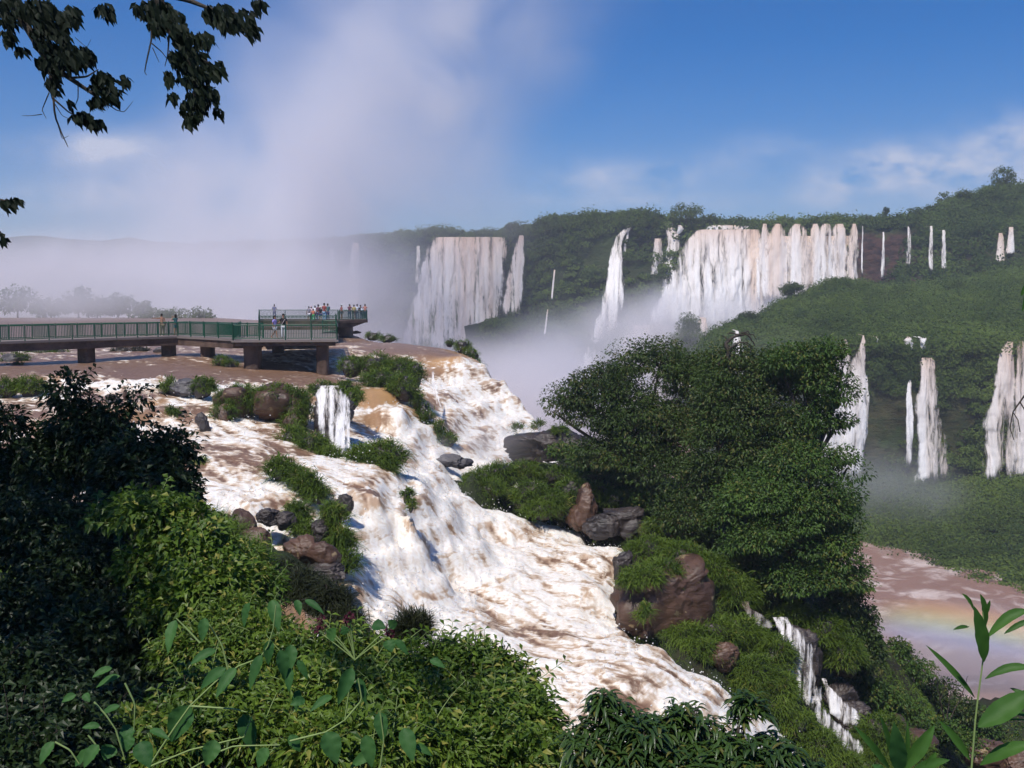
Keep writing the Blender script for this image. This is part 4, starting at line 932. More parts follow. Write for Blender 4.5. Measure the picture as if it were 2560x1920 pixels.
    def cloth(nm, ns, es, extra, mat, tap=None):
        pts = []; rr_ = []
        for n in ns:
            if isinstance(n, tuple): pts.append(n[0]); rr_.append(n[1] * s)
            else:
                pts.append(J[n]); r = rad(n); rr_.append(tuple(x + extra for x in r) if isinstance(r, tuple) else r + extra)
        return skinmesh(nm, pts, es, rr_, mat, rt, 2, 0)
    md = lambda a, b, t=.5: tuple(np.array(J[a]) * (1 - t) + np.array(J[b]) * t)
    if not bare:
        cloth('shirt', ['pel', 'waist', 'chest', 'neckb', 'shl', 'shr', (md('shl', 'ell', .6), .062), (md('shr', 'elr', .6), .062)], [(0, 1), (1, 2), (2, 3), (3, 4), (3, 5), (4, 6), (5, 7)], .022, cm(*top))
    if shorts: cloth('shorts', ['pel', 'hipl', 'hipr', (md('hipl', 'kneel', .6), .092), (md('hipr', 'kneer', .6), .092)], [(0, 1), (0, 2), (1, 3), (2, 4)], .016, cm(*bottom))
    else: cloth('trousers', ['pel', 'hipl', 'hipr', 'kneel', 'kneer', 'ankl', 'ankr'], [(0, 1), (0, 2), (1, 3), (2, 4), (3, 5), (4, 6)], .018, cm(*bottom))
    hd = np.array(J['head1']); V, Fc = ICO[3]
    hm = V[:, 2] > -.25; Vh = V * np.array([.098, .112, .105]) * s; Vh = Vh + hd + np.array([0, -.022, .012]) * s
    Vh[:, 1] = np.where((V[:, 2] < .15) & (V[:, 1] > .2), Vh[:, 1] - .09 * s, Vh[:, 1])
    if longhair: Vh[:, 2] = np.where((V[:, 2] < -.3), Vh[:, 2] - .16 * s, Vh[:, 2])
    ho = mk('hair', Vh, Fc, cm('hair_%d' % int(hair[0] * 1000), hair), rt)
    # face: nose and ears on the front of the head
    fv = []; ff = []; o = 0
    for c, r in (((0, .115, -.03), (.014, .022, .022)), ((-.088, .01, -.035), (.012, .018, .03)), ((.088, .01, -.035), (.012, .018, .03))):
        a, b = ICO[2]; fv.append(a * np.array(r) * s + hd + np.array(c) * s); ff.append(b + o); o += len(a)
    mk('face', np.concatenate(fv), np.concatenate(ff), sk, rt)
    if hat:
        Vc = V * np.array([.112, .125, .09]) * s + hd + np.array([0, -.01, .06]) * s; fl = V[:, 2] < -.05
        Vc[fl, 2] = hd[2] + .045 * s; rim = fl & (V[:, 2] > -.6); Vc[rim, :2] = (Vc[rim, :2] - hd[:2]) * 1.5 + hd[:2]
        mk('hat', Vc, Fc, cm(*hat), rt)
    if bag: 
        Vb, Fb = rockmesh((.0, -.2 * s, 1.2 * s), (.15 * s, .09 * s, .2 * s), 3, 3, .05); mk('backpack', Vb, Fb, cm(*bag), rt)
    if sash:
        a = np.array(J['shl']); a[2] += .06; b = np.array(J['hipr']) + [.06, 0, .08]; m_ = (a + b) / 2 + [0, .16 * s, 0]
        p = np.stack([a, (a + m_) / 2 + [0, .06, 0], m_, (m_ + b) / 2 + [0, .05, 0], b]); mk('strap', *tubes([p], [[.02] * 5], 5), cm(*sash), rt)
    return rt
PI = math.pi
person(162.5, 80.6, ZD, 'shirtless man in khaki shorts pointing left over the railing', 0.5, arms='point', bare=True, bottom=('khaki_cloth', (.22, .18, .11)), lean=.05, group='pair at the railing of the left run')
person(176.2, 81.2, ZD, 'woman in a teal vest holding up a camera beside the shirtless man', 1.1, H=1.66, arms='camera', top=('teal_cloth', (.05, .14, .14)), bottom=('teal_cloth', (.05, .14, .14)), shorts=True, longhair=True, group='pair at the railing of the left run')
person(275, 74.0, ZD, 'woman with dark hair in a purple and white top and white shorts walking', -1.9, H=1.68, legs='walk', top=('purple_print', (.35, .28, .62)), bottom=('white_cloth', (.75, .75, .8)), shorts=True, longhair=True, group='walking couple on the near platform')
person(283.8, 74.6, ZD, 'man in a black shirt and white trousers with a pale shoulder strap', PI, H=1.80, arms='one', top=('black_cloth', (.012, .012, .014)), bottom=('white_cloth', (.75, .75, .8)), sash=('pale_strap', (.5, .42, .4)), group='walking couple on the near platform')
person(275, 122.5, ZF, 'lone person in a blue top at the far railing, left of everyone', 0, arms='rail', top=('slate_blue_cloth', (.16, .17, .30)), group='visitors on the far platforms')
G1 = 'cluster of visitors on the middle platform'
person(309.4, 111.6, ZF, 'person in a grey top and dark hair at the left of the cluster', .3, H=1.55, top=('grey_cloth', (.25, .25, .3)), shorts=True, bottom=('white_cloth', (.75, .75, .8)), group=G1)
person(311.8, 113.2, ZF, 'person with a pale pink hat behind the one in grey', 0, H=1.55, hat=('pink_cloth', (.75, .55, .58)), top=('pink_cloth', (.75, .55, .58)), group=G1)
person(313.8, 111.4, ZF, 'child in an orange top and green shorts', .2, H=1.3, top=('orange_cloth', (.65, .20, .10)), bottom=('bright_green_cloth', (.03, .42, .12)), group=G1)
person(315.6, 114.2, ZF, 'person all in white behind the child in orange', -.3, H=1.6, top=('white_cloth', (.75, .75, .8)), group=G1)
person(318.8, 113.0, ZF, 'man with a dark cap and maroon shirt', 0, H=1.72, top=('maroon_cloth', (.14, .05, .08)), hat=('navy_cloth', (.03, .03, .05)), group=G1)
person(321.2, 111.4, ZF, 'person in a cream sun hat bending between the maroon and the red shirts', .4, H=1.5, hat=('cream_cloth', (.8, .76, .6)), top=('black_cloth', (.012, .012, .014)), shorts=True, lean=.12, group=G1)
person(324.8, 111.5, ZF, 'tall man in a red shirt and light jeans', -.3, H=1.9, top=('red_cloth', (.28, .06, .06)), bottom=('light_denim', (.22, .38, .55)), group=G1)
person(328.2, 112.6, ZF, 'man in a teal shirt and dark jeans next to the tall red one', .5, H=1.85, arms='rail', top=('blue_teal_cloth', (.09, .19, .22)), hair=(.10, .07, .06), group=G1)
G2 = 'row of visitors at the tip of the far platform'
person(342, 117.5, ZF, 'person in a white hat and red top, first of the far row', -1.0, H=1.72, hat=('white_cloth', (.75, .75, .8)), top=('brick_cloth', (.3, .1, .09)), shorts=True, bottom=('slate_cloth', (.12, .14, .18)), group=G2)
person(350, 119.0, ZF, 'person in a maroon top with raised arms, second of the far row', 0, H=1.75, arms='camera', top=('maroon_cloth', (.14, .05, .08)), group=G2)
person(354.4, 118.0, ZF, 'person in a yellow top in the middle of the far row', .2, H=1.70, top=('yellow_cloth', (.45, .36, .16)), shorts=True, bottom=('maroon_cloth', (.14, .05, .08)), group=G2)
person(357.6, 119.6, ZF, 'dark haired person in pale blue just behind the yellow top', 0, H=1.74, top=('pale_blue_cloth', (.5, .55, .65)), group=G2)
person(361.6, 118.6, ZF, 'person in a navy top leaning on the rail with a white bag', .6, H=1.66, arms='rail', lean=.15, top=('navy_cloth', (.03, .03, .05)), bag=('white_cloth', (.75, .75, .8)), group=G2)
person(365.5, 119.2, ZF, 'last person of the far row in salmon at the corner', .2, H=1.76, arms='camera', top=('salmon_cloth', (.5, .22, .18)), group=G2)

# ------------------------------------------------------------------ grassy mounds and rocks in the river
GM = 'grass covered rocks in the rapids'
def Yw(px, py): return float(hit(px, py)[1])
def g(label, lobes, dens=.5, L=.55, **k):
    return grassy('grassy_rock', label, 'grassy rock', lobes, dens, L, k.pop('group', GM), **k)
g('big grassy boulder with a bare brown face below the viewing platform', [(240, 397, 56.0, 26, 20, 1.3), (275, 396, 56.0, 30, 20, 1.2), (299, 404, 55.6, 16, 24, 1.0), (225, 412, 54.6, 14, 12, 1.0), (292, 420, 54.6, 12, 14, .8)], 1.5, .55, rmat='rock_brown', rockscale=.86, face_bare=.30)
g('long grass cushion at the top right of the big bare faced boulder', [(322, 387, 58.5, 14, 9), (345, 388, 58.5, 16, 10), (354, 396, 57.6, 9, 11)], 2.0, .5)
g('sloping grass clump between the big boulder and the lacy fall', [(292, 435, 51.5, 14, 10), (312, 444, 50.6, 17, 14), (330, 453, 50.0, 11, 10)], 1.8, .6)
g('round bushy tussock at the foot of the ochre fall', [(362, 457, 50.0, 20, 15), (384, 453, 50.0, 22, 16), (378, 464, 49.4, 22, 12)], 1.6, .75)
g('twin lobed tussock in the middle of the white rapids', [(281, 468, 43.5, 14, 13), (296, 476, 42.9, 10, 9), (310, 484, 42.4, 14, 15), (318, 494, 41.9, 9, 9)], 1.8, .65)
g('tall grass clump left of the little side channel', [(297, 514, 39.4, 12, 15), (306, 530, 38.6, 12, 10)], 2.0, .6)
g('trailing grass clump right of the little side channel', [(334, 515, 39.0, 11, 16), (341, 540, 38.2, 12, 17), (347, 560, 37.4, 8, 12)], 2.0, .6)
g('small mossy rock wrapped by the white wave', [(407, 494, 44.0, 6, 9), (411, 504, 43.6, 4, 8)], 2.5, .3)
g('great grass ridge to the right of the viewing platform', [(352, 364, 70, 15, 12, 1.2), (376, 362, 70, 18, 14, 1.2), (402, 367, 69.5, 18, 16, 1.2), (380, 378, 67, 22, 14, 1.0), (404, 384, 65.5, 16, 14, 1.0), (416, 372, 68, 9, 16)], 1.9, .6)
g('green spur trailing down between the two tall falls', [(417, 398, 65.5, 8, 12), (425, 412, 65, 8, 12), (436, 427, 64.6, 10, 12), (446, 438, 64, 12, 8)], 2.2, .5)
g('distant low grass mound on the brink left of the tall fall', [(373, 335, 113, 9, 4.5), (388, 338, 111, 10, 4.5)], 3.5, .6)
g('dark domed bush rock at the head of the tall fall', [(449, 342, 91, 5, 4.5), (463, 345, 90, 9, 9), (472, 354, 89, 8, 11), (477, 363, 88, 5, 8)], 3, .5)
g('grey rock with reeds at the far left under the walkway', [(14, 358, 76, 18, 10), (16, 365, 72, 9, 7)], 1.0, .5, rmat='rock_grey')
g('flat reed patch behind the leftmost rock', [(40, 352, 86, 18, 4.5), (60, 352, 86, 12, 4)], 2.5, .5)
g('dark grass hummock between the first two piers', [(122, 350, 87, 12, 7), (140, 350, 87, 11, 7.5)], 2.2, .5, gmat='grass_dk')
g('small grass hummock in front of the third pier', [(221, 361, 73.5, 8, 7.5), (230, 364, 73, 9, 5)], 2.5, .45)
g('broad grass cushion at the left edge in front of the walkway', [(8, 386, 57.4, 15, 11), (30, 385, 57.4, 15, 12)], 2.0, .55)
g('rock with two grass tufts just under the brown ledge', [(169, 384, 58.5, 8, 10), (204, 385, 58, 12, 12)], 2.5, .5)
rock('rock', 'bare grey hump between the two grass tufts under the ledge', [(186, 388, 58.4, 17, 8)], 'rock_grey')
g('yellowish tuft on the small black rocks of the left rapids', [(173, 411, 53.8, 6, 6)], 4, .45)
rock('rock', 'small black wet rock left of the yellowish tuft', [(152, 411, 54.4, 6.5, 4)])
rock('rock', 'low black wet rock under the yellowish tuft', [(166, 415, 53.8, 11, 4.5)])
rock('rock', 'upright dark stump standing in the smooth ledge', [(125, 396, 56.2, 2, 6)], 'rock_brown')
rock('rock', 'dark rock half drowned left of the upright stump', [(113, 401, 55.5, 8, 6)])
rock('rock', 'tall black rock splitting the left rapids', [(202, 420, 52.2, 6, 7), (204, 429, 51.6, 5, 9), (199, 420, 52.2, 6, 4)])
g('lone tuft beside a wet rock in the left rapids', [(200, 463, 45.2, 6, 7)], 4, .5)
rock('rock', 'wet grey rock left of the lone tuft', [(188, 462, 45.2, 8, 8)])
rock('rock', 'smooth dark rock in the pool below the two tall falls', [(449, 461, 60.5, 13, 6), (460, 463, 60.4, 13, 5)], 'rock_grey')
rock('rock', 'black rock under the foam left of the mossy rock', [(345, 504, 41.6, 8, 10)])
rock('rock', 'tiny distant rock on the brink by the last pier', [(356, 332.5, 121, 5, 1.5)])
rock('rock', 'small grey rock beside the second pier', [(162, 351, 84, 8, 4)], 'rock_grey')
rock('rock', 'large sunlit brown slab on the near bank', [(243, 532, 36.5, 13, 19), (258, 543, 36, 17, 15), (228, 526, 36.8, 8, 9)], 'rock_brown', rough=.2)
rock('rock', 'pale brown boulder right of the sunlit slab', [(303, 551, 36, 18, 15), (325, 556, 35.6, 15, 14)], 'rock_brown', rough=.22)
rock('rock', 'low dark ledge ending in a point beside the foam', [(325, 572, 35.2, 22, 9)], 'rock')
rock('rock', 'flat black stone just behind the sunlit slab', [(268, 517, 38.6, 13, 8)], 'rock')
rock('rock', 'black stone between the slab and the tall grass clump', [(285, 521, 38.4, 9, 8)], 'rock')
rock('rock', 'black stone wedged between the two grass clumps of the side channel', [(320, 530, 38.2, 9, 9)], 'rock')

# ------------------------------------------------------------------ the wooded island
GI = 'grass clumps on the wooded island'
def gi(label, lobes, dens=1.6, L=.6, **k): return g(label, lobes, dens, L, group=GI, **k)
rock('rock', 'black rock wall at the back left of the island', [(528, 443, 67, 17, 15), (552, 444, 66.5, 34, 15), (580, 447, 66, 22, 13)], 'rock')
gi('small grass crest on top of the black rock wall', [(517, 428, 67, 5, 6), (538, 424, 67, 6, 6), (560, 430, 66, 10, 5)], 3, .5, rock=False)
gi('leftmost grass tongue of the island reaching into the pool', [(478, 478, 58.5, 16, 12), (500, 472, 59, 22, 13), (490, 488, 57.6, 18, 11), (525, 470, 59.5, 18, 12)], 1.6, .65)
gi('hanging grass mass in the middle of the island bank', [(530, 492, 57, 20, 16), (552, 500, 56.5, 18, 15), (540, 508, 56, 20, 10), (572, 488, 58, 18, 14), (558, 475, 60, 22, 12)], 1.6, .65)
rock('rock', 'pointed brown rock standing at the water on the island bank', [(588, 510, 56, 12, 23), (578, 518, 56, 13, 14)], 'rock_brown')
rock('rock', 'dark rounded rock at the foot of the pointed brown one', [(601, 525, 54.5, 17, 11)], 'rock')
rock('rock', 'largest dark rounded rock of the island waterline', [(622, 519, 55, 19, 14), (635, 528, 54.6, 14, 10)], 'rock')
gi('yellowish grass tuft above the dark rounded rocks', [(618, 500, 58, 18, 12), (600, 490, 59, 14, 10)], 1.8, .65)
gi('bright grass slope above the great boulder', [(650, 548, 50, 24, 16), (682, 556, 49, 26, 20), (712, 568, 48.5, 22, 24), (660, 528, 52, 18, 12), (738, 590, 48, 18, 22)], 1.6, .65)
rock('rock', 'dark ledge under the tree crown on the island', [(665, 530, 54, 24, 10), (700, 536, 54, 22, 10)], 'rock_brown')
rock('rock', 'great brown boulder with a mossy top on the island shore', [(638, 612, 44.5, 38, 32), (665, 606, 44.8, 40, 38), (694, 594, 45.2, 30, 38), (622, 618, 43.8, 24, 24)], 'rock_brown', lev=5, rough=.2)
rock('rock', 'black boulder just above the great brown one', [(622, 568, 47.6, 10, 17)], 'rock')
rock('rock', 'dark stone half buried in the bright grass slope', [(662, 572, 46.4, 16, 9)], 'rock')
gi('grass fringe hanging over the great boulder', [(644, 575, 43.8, 22, 10), (664, 568, 44.8, 24, 9), (630, 583, 43.6, 10, 6)], 1.8, .6, rock=False)
gi('single tuft hanging down the face of the great boulder', [(644, 612, 42.2, 6, 12)], 2.5, .45, rock=False)
gi('lush grass bank right of the great boulder', [(684, 634, 43.8, 24, 16), (712, 628, 44.5, 26, 18), (742, 630, 45.5, 22, 20), (700, 648, 43.2, 24, 12)], 1.7, .6)
rock('rock', 'dark rock set in the lush grass bank', [(722, 656, 43, 19, 13)], 'rock_brown')
gi('drooping grass clump left of the lacy island fall', [(752, 670, 43.2, 26, 22), (775, 650, 44.6, 18, 22), (745, 690, 42.6, 18, 14), (780, 684, 43, 16, 20)], 1.7, .65)
gi('golden grass shelf above the lacy island fall', [(790, 612, 49, 22, 16), (820, 626, 48.6, 24, 20), (768, 600, 50, 20, 12), (845, 650, 48, 18, 24)], 1.6, .65)
gi('grass slope along the last white rapid', [(795, 722, 42.2, 22, 16), (818, 742, 41.8, 22, 18), (838, 760, 41.4, 20, 16), (775, 706, 42.4, 16, 12)], 1.6, .6)
gi('grass and moss below the slanting cascade', [(880, 730, 44.5, 28, 24), (875, 762, 43.5, 30, 18), (905, 752, 44.5, 30, 26)], 1.4, .6)
rock('rock', 'dark rock wall right of the slanting cascade', [(852, 716, 46.8, 16, 14)], 'rock')
rock('rock', 'dark rock beneath the lowest white cascade', [(835, 742, 45, 14, 9)], 'rock')
rock('rock', 'brown rock face at the lower right of the island', [(888, 735, 48.5, 24, 20), (912, 746, 48.5, 22, 16)], 'rock_brown')
rock('rock', 'brown rounded rock at the bottom right below the river', [(985, 756, 52, 26, 14)], 'rock_brown')
rock('rock', 'rock cut by the right edge at the bottom right', [(1022, 767, 50, 22, 14)], 'rock_brown')

TG = 'trees of the wooded island'
L_ = .20
tree('tree', 'broad tree with an airy left side, leftmost crown on the island', 'tree', P(640, 500, 59), .45,
     [(660, 366, 58, 50, 20), (610, 392, 58, 44, 24), (700, 385, 58, 34, 26), (590, 412, 58, 22, 14), (640, 425, 57, 50, 26), (690, 430, 57, 44, 30), (625, 455, 57, 44, 22), (660, 470, 56, 44, 22), (568, 400, 58, 14, 10), (558, 415, 58, 7, 7)],
     300, 200, L_, 1.05, 'tree_leaf', TG, tr=.24, nb=200, hollow=True)
tree('tree', 'dense dark tree in the middle of the island', 'tree', P(740, 540, 54), .5,
     [(745, 370, 55, 44, 22), (725, 395, 54.5, 36, 26), (770, 385, 55, 34, 26), (750, 420, 53.5, 46, 28), (720, 445, 53, 36, 26), (775, 445, 53.5, 34, 30), (740, 475, 52.5, 50, 26), (700, 490, 53, 34, 22), (690, 515, 52, 30, 12)],
     235, 210, L_, 1.05, 'tree_leaf', TG, tr=.26, nb=160, hollow=True)
tree('tree', 'tall light green tree with open hanging sprays at the right of the island', 'tree', P(800, 560, 53), .6,
     [(800, 358, 53, 30, 14), (822, 352, 53, 20, 11), (780, 365, 53, 16, 8), (815, 378, 53, 22, 16), (835, 395, 53, 14, 7), (845, 384, 53, 8, 4), (838, 418, 53, 11, 7), (820, 408, 53, 10, 10), (808, 425, 52.5, 12, 14), (830, 432, 53, 8, 5), (842, 374, 53, 6, 4)],
     120, 150, L_, .75, 'tree_leaf2', TG, tr=.2, nb=90)
tree('tree', 'leafy tree mass forming the lower right of the island wood', 'tree', P(800, 620, 50), .35,
     [(800, 470, 50.5, 36, 24), (835, 462, 51, 16, 9), (846, 470, 51, 10, 5), (770, 500, 49.5, 44, 24), (815, 505, 49.5, 36, 26), (840, 520, 50, 16, 18), (790, 535, 49, 46, 26), (830, 550, 49.5, 26, 26), (755, 545, 49, 34, 20), (800, 575, 49, 46, 22), (845, 575, 49.5, 14, 20), (735, 515, 50, 24, 18)],
     235, 210, L_, .95, 'tree_leaf2', TG, tr=.22, nb=160, hollow=True)
BG = 'bushes of the wooded island'
def bush(label, base, ells, ncl, nleaf, L, rad, mat, group=BG, **k): return tree('bush', label, 'bush', base, .3, ells, ncl, nleaf, L, rad, MT and mat, group, tr=k.pop('tr', .05), **k)
bush('dark bush spilling down the right edge of the island', P(850, 650, 50), [(845, 600, 50, 20, 16), (862, 625, 50, 14, 16), (855, 655, 49.5, 22, 20), (872, 650, 50, 7, 9), (835, 625, 49.5, 20, 16)], 170, 70, .22, .6, 'tree_leaf')
bush('loose bush at the lower tip of the island', P(890, 720, 50), [(885, 700, 50, 20, 12), (905, 712, 50.5, 18, 12), (868, 690, 49.5, 14, 12)], 90, 60, .2, .5, 'tree_leaf2')
bush('low leafy bush at the bottom right of the island', P(940, 740, 52), [(935, 730, 52, 22, 12), (958, 738, 52.5, 18, 10), (975, 745, 52, 14, 8)], 80, 60, .2, .5, 'tree_leaf2')
bush('bush fringe along the edge of the plateau, nearest to the tree base', P(905, 672, 58), [(900, 655, 58, 16, 14), (918, 672, 59, 16, 12)], 60, 60, .22, .6, 'tree_leaf2')
bush('bush fringe along the plateau edge halfway down to the corner', P(945, 705, 61), [(935, 692, 60, 18, 12), (958, 708, 62, 18, 12)], 60, 60, .22, .6, 'tree_leaf')
bush('bush fringe at the lowest part of the plateau edge by the river', P(995, 735, 64), [(982, 722, 63, 18, 12), (1008, 735, 64, 20, 12)], 60, 60, .22, .6, 'tree_leaf2')
bush('low ground bushes under the crown at the left', P(600, 470, 63), [(590, 462, 63, 26, 12), (625, 475, 61, 28, 16), (570, 450, 64, 18, 10), (655, 500, 57, 26, 16)], 130, 70, .22, .6, 'tree_leaf2')
bush('ground bushes in the shade at the centre of the island', P(720, 550, 51), [(700, 540, 52, 26, 14), (735, 565, 50, 24, 16), (760, 585, 49.5, 26, 16)], 120, 70, .22, .6, 'tree_leaf')
def deadwood(name, label, base, specs, r0, group=None, cat='dead branch'):
    rt = root(name, base, label, cat, group); pths = []; rads = []
    for pts, a, b in specs:
        p = np.array([P(*q) for q in pts]); t = np.linspace(0, 1, len(p)); tt = np.linspace(0, 1, 14)
        p = np.stack([np.interp(tt, t, p[:, k]) for k in range(3)], 1) + RNG.normal(size=(14, 3)) * .02; pths.append(p); rads.append(np.linspace(a, b, 14))
    for a_, b_ in zip(pths, rads): sub('branch', *tubes([a_], [b_], 6), MT['bark'], rt)
    return rt
deadwood('dead_tree', 'leafless crooked branch sticking up above the middle crown', P(730, 365, 54), [
    ([(731, 368, 54), (728, 350, 54), (725.5, 345, 54), (728, 341, 54), (736, 336, 54), (741, 333.5, 54)], .14, .05), ([(736, 336, 54), (746, 334, 54), (752, 340, 54), (755, 346, 54)], .07, .025), ([(738, 335, 54), (730, 333, 54), (727, 334, 54)], .05, .02),
    ([(741, 333.5, 54), (748, 331, 54), (750, 334, 54)], .045, .02), ([(728, 341, 54), (725, 337, 54), (723, 336, 54)], .05, .02), ([(729, 349, 54), (738, 343, 54), (748, 343, 54), (753, 349, 54)], .06, .02), ([(744, 343, 54), (750, 347, 54), (751, 352, 54)], .035, .015),
    ([(746, 334, 54), (754, 335, 54), (757, 342, 54)], .035, .015), ([(718, 366, 54), (720, 360, 54), (722, 356, 54)], .05, .02)], .1, None, 'dead tree')
deadwood('sapling', 'wispy upright stalks against the river at the lower right', P(950, 720, 52), [([(945, 722, 52), (940, 700, 52), (936, 678, 52)], .04, .012), ([(946, 722, 52), (950, 698, 52), (955, 682, 52)], .04, .012), ([(948, 722, 52), (960, 700, 52), (968, 676, 52)], .04, .012), ([(940, 700, 52), (944, 690, 52), (945, 682, 52)], .025, .01)], .1, None, 'sapling')
deadwood('dead_branch', 'fan of bare twigs beside the light green crown', P(826, 396, 53), [([(822, 405, 53), (834, 388, 53), (846, 376, 53)], .06, .015), ([(826, 399, 53), (842, 386, 53), (852, 379, 53)], .05, .012), ([(824, 402, 53), (828, 385, 53), (832, 372, 53)], .05, .012), ([(834, 388, 53), (837, 378, 53), (838, 369, 53)], .03, .01)], .1)
deadwood('dead_branch', 'arching bare twigs low on the right edge of the island wood', P(845, 520, 50.5), [([(836, 500, 50.5), (848, 492, 50.5), (858, 495, 50.5), (862, 503, 50.5)], .05, .012), ([(845, 493, 50.5), (850, 500, 50.5), (852, 508, 50.5)], .03, .01), ([(838, 545, 50.5), (850, 556, 50.5), (856, 570, 50.5)], .04, .012)], .1)
# ------------------------------------------------------------------ near bank plants
NB_G = 'shrubs on the near bank'
def fbush(label, base, ells, ncl, nleaf, L, rad, mat, Wd=.5, tr=.03, group=NB_G, up=.6, name='shrub', nb=60, sh=40):
    rt = tree(name, label, cat='shrub', base=base, forks=.3, ells=ells, ncl=ncl, nleaf=nleaf, L=L, rad=rad, mat=mat, group=group, tr=tr, Wd=Wd, nb=nb, up=up, hollow=True)
    if sh: shoots(rt, ells, sh, L * 3.5, L * 1.25, Wd, mat)
    return rt
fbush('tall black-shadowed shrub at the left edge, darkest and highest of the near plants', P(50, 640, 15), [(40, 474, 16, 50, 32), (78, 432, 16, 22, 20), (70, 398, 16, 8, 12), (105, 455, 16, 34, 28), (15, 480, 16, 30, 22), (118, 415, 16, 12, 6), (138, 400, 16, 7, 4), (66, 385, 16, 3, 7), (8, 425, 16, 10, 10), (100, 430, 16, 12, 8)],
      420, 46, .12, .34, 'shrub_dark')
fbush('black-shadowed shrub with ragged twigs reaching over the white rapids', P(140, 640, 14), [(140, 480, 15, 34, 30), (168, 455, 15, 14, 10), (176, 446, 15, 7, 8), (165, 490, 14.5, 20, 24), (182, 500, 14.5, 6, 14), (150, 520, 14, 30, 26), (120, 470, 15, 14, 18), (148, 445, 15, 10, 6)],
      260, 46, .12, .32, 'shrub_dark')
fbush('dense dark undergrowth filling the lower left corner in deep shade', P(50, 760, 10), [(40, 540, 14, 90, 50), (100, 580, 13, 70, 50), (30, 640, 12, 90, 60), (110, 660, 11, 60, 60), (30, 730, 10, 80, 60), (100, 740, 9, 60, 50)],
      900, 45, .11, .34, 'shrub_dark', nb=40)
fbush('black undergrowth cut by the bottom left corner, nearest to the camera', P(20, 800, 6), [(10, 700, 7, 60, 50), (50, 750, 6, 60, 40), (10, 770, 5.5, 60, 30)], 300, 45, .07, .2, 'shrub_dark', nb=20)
fbush('sunlit leafy shrub with rounded leaves below the ragged black one', P(170, 640, 11), [(150, 515, 12, 36, 16), (180, 530, 12, 34, 20), (195, 560, 11.5, 34, 26), (160, 570, 11.5, 34, 22), (210, 590, 11, 32, 26), (180, 610, 11, 34, 22), (120, 520, 12.5, 24, 10)],
      300, 30, .100, .26, 'shrub', Wd=.62, sh=60)
fbush('fine leaved sunlit shrub between the rocks and the broad leaved weeds', P(230, 700, 10), [(225, 560, 12, 28, 16), (250, 590, 11.5, 24, 24), (262, 575, 12, 10, 12), (240, 625, 10.5, 30, 26), (215, 650, 10, 34, 22), (265, 650, 10, 30, 30), (190, 655, 10, 30, 20)],
      420, 34, .095, .2, 'shrub', Wd=.30, sh=80)
fbush('wide thicket of small pointed leaves at the bottom centre left', P(330, 800, 8), [(300, 668, 9.5, 40, 30), (350, 665, 9.5, 44, 26), (400, 678, 9.5, 40, 28), (330, 710, 8.5, 60, 40), (400, 720, 8.5, 50, 40), (270, 740, 8, 60, 36), (350, 755, 7.5, 60, 30), (430, 755, 8, 50, 30), (210, 720, 8.2, 50, 40), (160, 745, 7.6, 50, 30)],
      1000, 30, .100, .20, 'shrub', Wd=.34, sh=170)
fbush('thicket with upright leafy tips rising against the white water', P(480, 790, 8), [(440, 690, 9.5, 34, 30), (480, 682, 9.5, 34, 26), (505, 690, 9.5, 22, 28), (470, 725, 8.8, 50, 36), (520, 730, 8.8, 34, 30), (500, 760, 8.2, 50, 26), (545, 760, 8.4, 20, 20), (472, 655, 9.5, 5, 10), (500, 662, 9.5, 10, 6), (525, 700, 9.3, 14, 14), (445, 658, 9.6, 12, 10)],
      760, 30, .100, .18, 'shrub', Wd=.34, sh=130)
def strap_leaves(rt, name, base_pts, mat, L, Wd, n_each, spread=.9, droop=.6, nsm=3):
    """whorls of long drooping leaves"""
    pos = np.repeat(base_pts, n_each, 0); n = len(pos); a = RNG.uniform(0, 2 * PI, n); out = np.stack([np.cos(a), np.sin(a), RNG.uniform(-.1, .7, n)], 1); out /= np.linalg.norm(out, axis=1, keepdims=True)
    pos = pos + RNG.normal(size=pos.shape) * .02
    Ls = L * RNG.uniform(.55, 1.15, n)
    Vl = []; side = np.cross(out, [0, 0, 1.0]); side /= np.linalg.norm(side, axis=1, keepdims=True)
    for t in np.linspace(0, 1, 6):
        c = pos + out * (Ls * t)[:, None] - np.array([0, 0, 1.0]) * (droop * Ls * t ** 2)[:, None]; w = (Wd * math.sin(math.pi * min(.97, max(.04, t ** .8)))) * .5
        Vl += [c - side * w + [0, 0, w * .5], c, c + side * w + [0, 0, w * .5]]
    V = np.stack(Vl, 1); i = np.arange(n)[:, None] * 18; Fq = np.concatenate([i + np.array([[3 * s + j, 3 * s + j + 1, 3 * s + 4 + j, 3 * s + 3 + j]]) for s in range(5) for j in (0, 1)])
    sub(name, V.reshape(-1, 3), Fq, MT[mat], rt, attrs={'rnd': np.repeat(RNG.uniform(0, 1, n), 18)})
def longleaf(label, base, ells, nwh, L=.13, Wd=.028, each=7):
    rt = root('shrub', base, label, 'shrub', NB_G); pts = ellipse_points(ells, nwh); strap_leaves(rt, 'leaves', pts, 'longleaf', L, Wd, each)
    H = np.array([P(e[0], e[1], e[2]) for e in ells]); pths = [bez(base, h, (0, 0, .15), 8) for h in H]; rads = [np.linspace(.018, .008, 8) for _ in H]
    for q_ in pts[:160]: h = H[np.argmin(np.linalg.norm(H - q_, axis=1))]; pths.append(bez(h, q_, RNG.normal(size=3) * .04, 5)); rads.append(np.linspace(.006, .003, 5))
    sub('branches', *tubes(pths, rads, 4), MT['bark'], rt); return rt
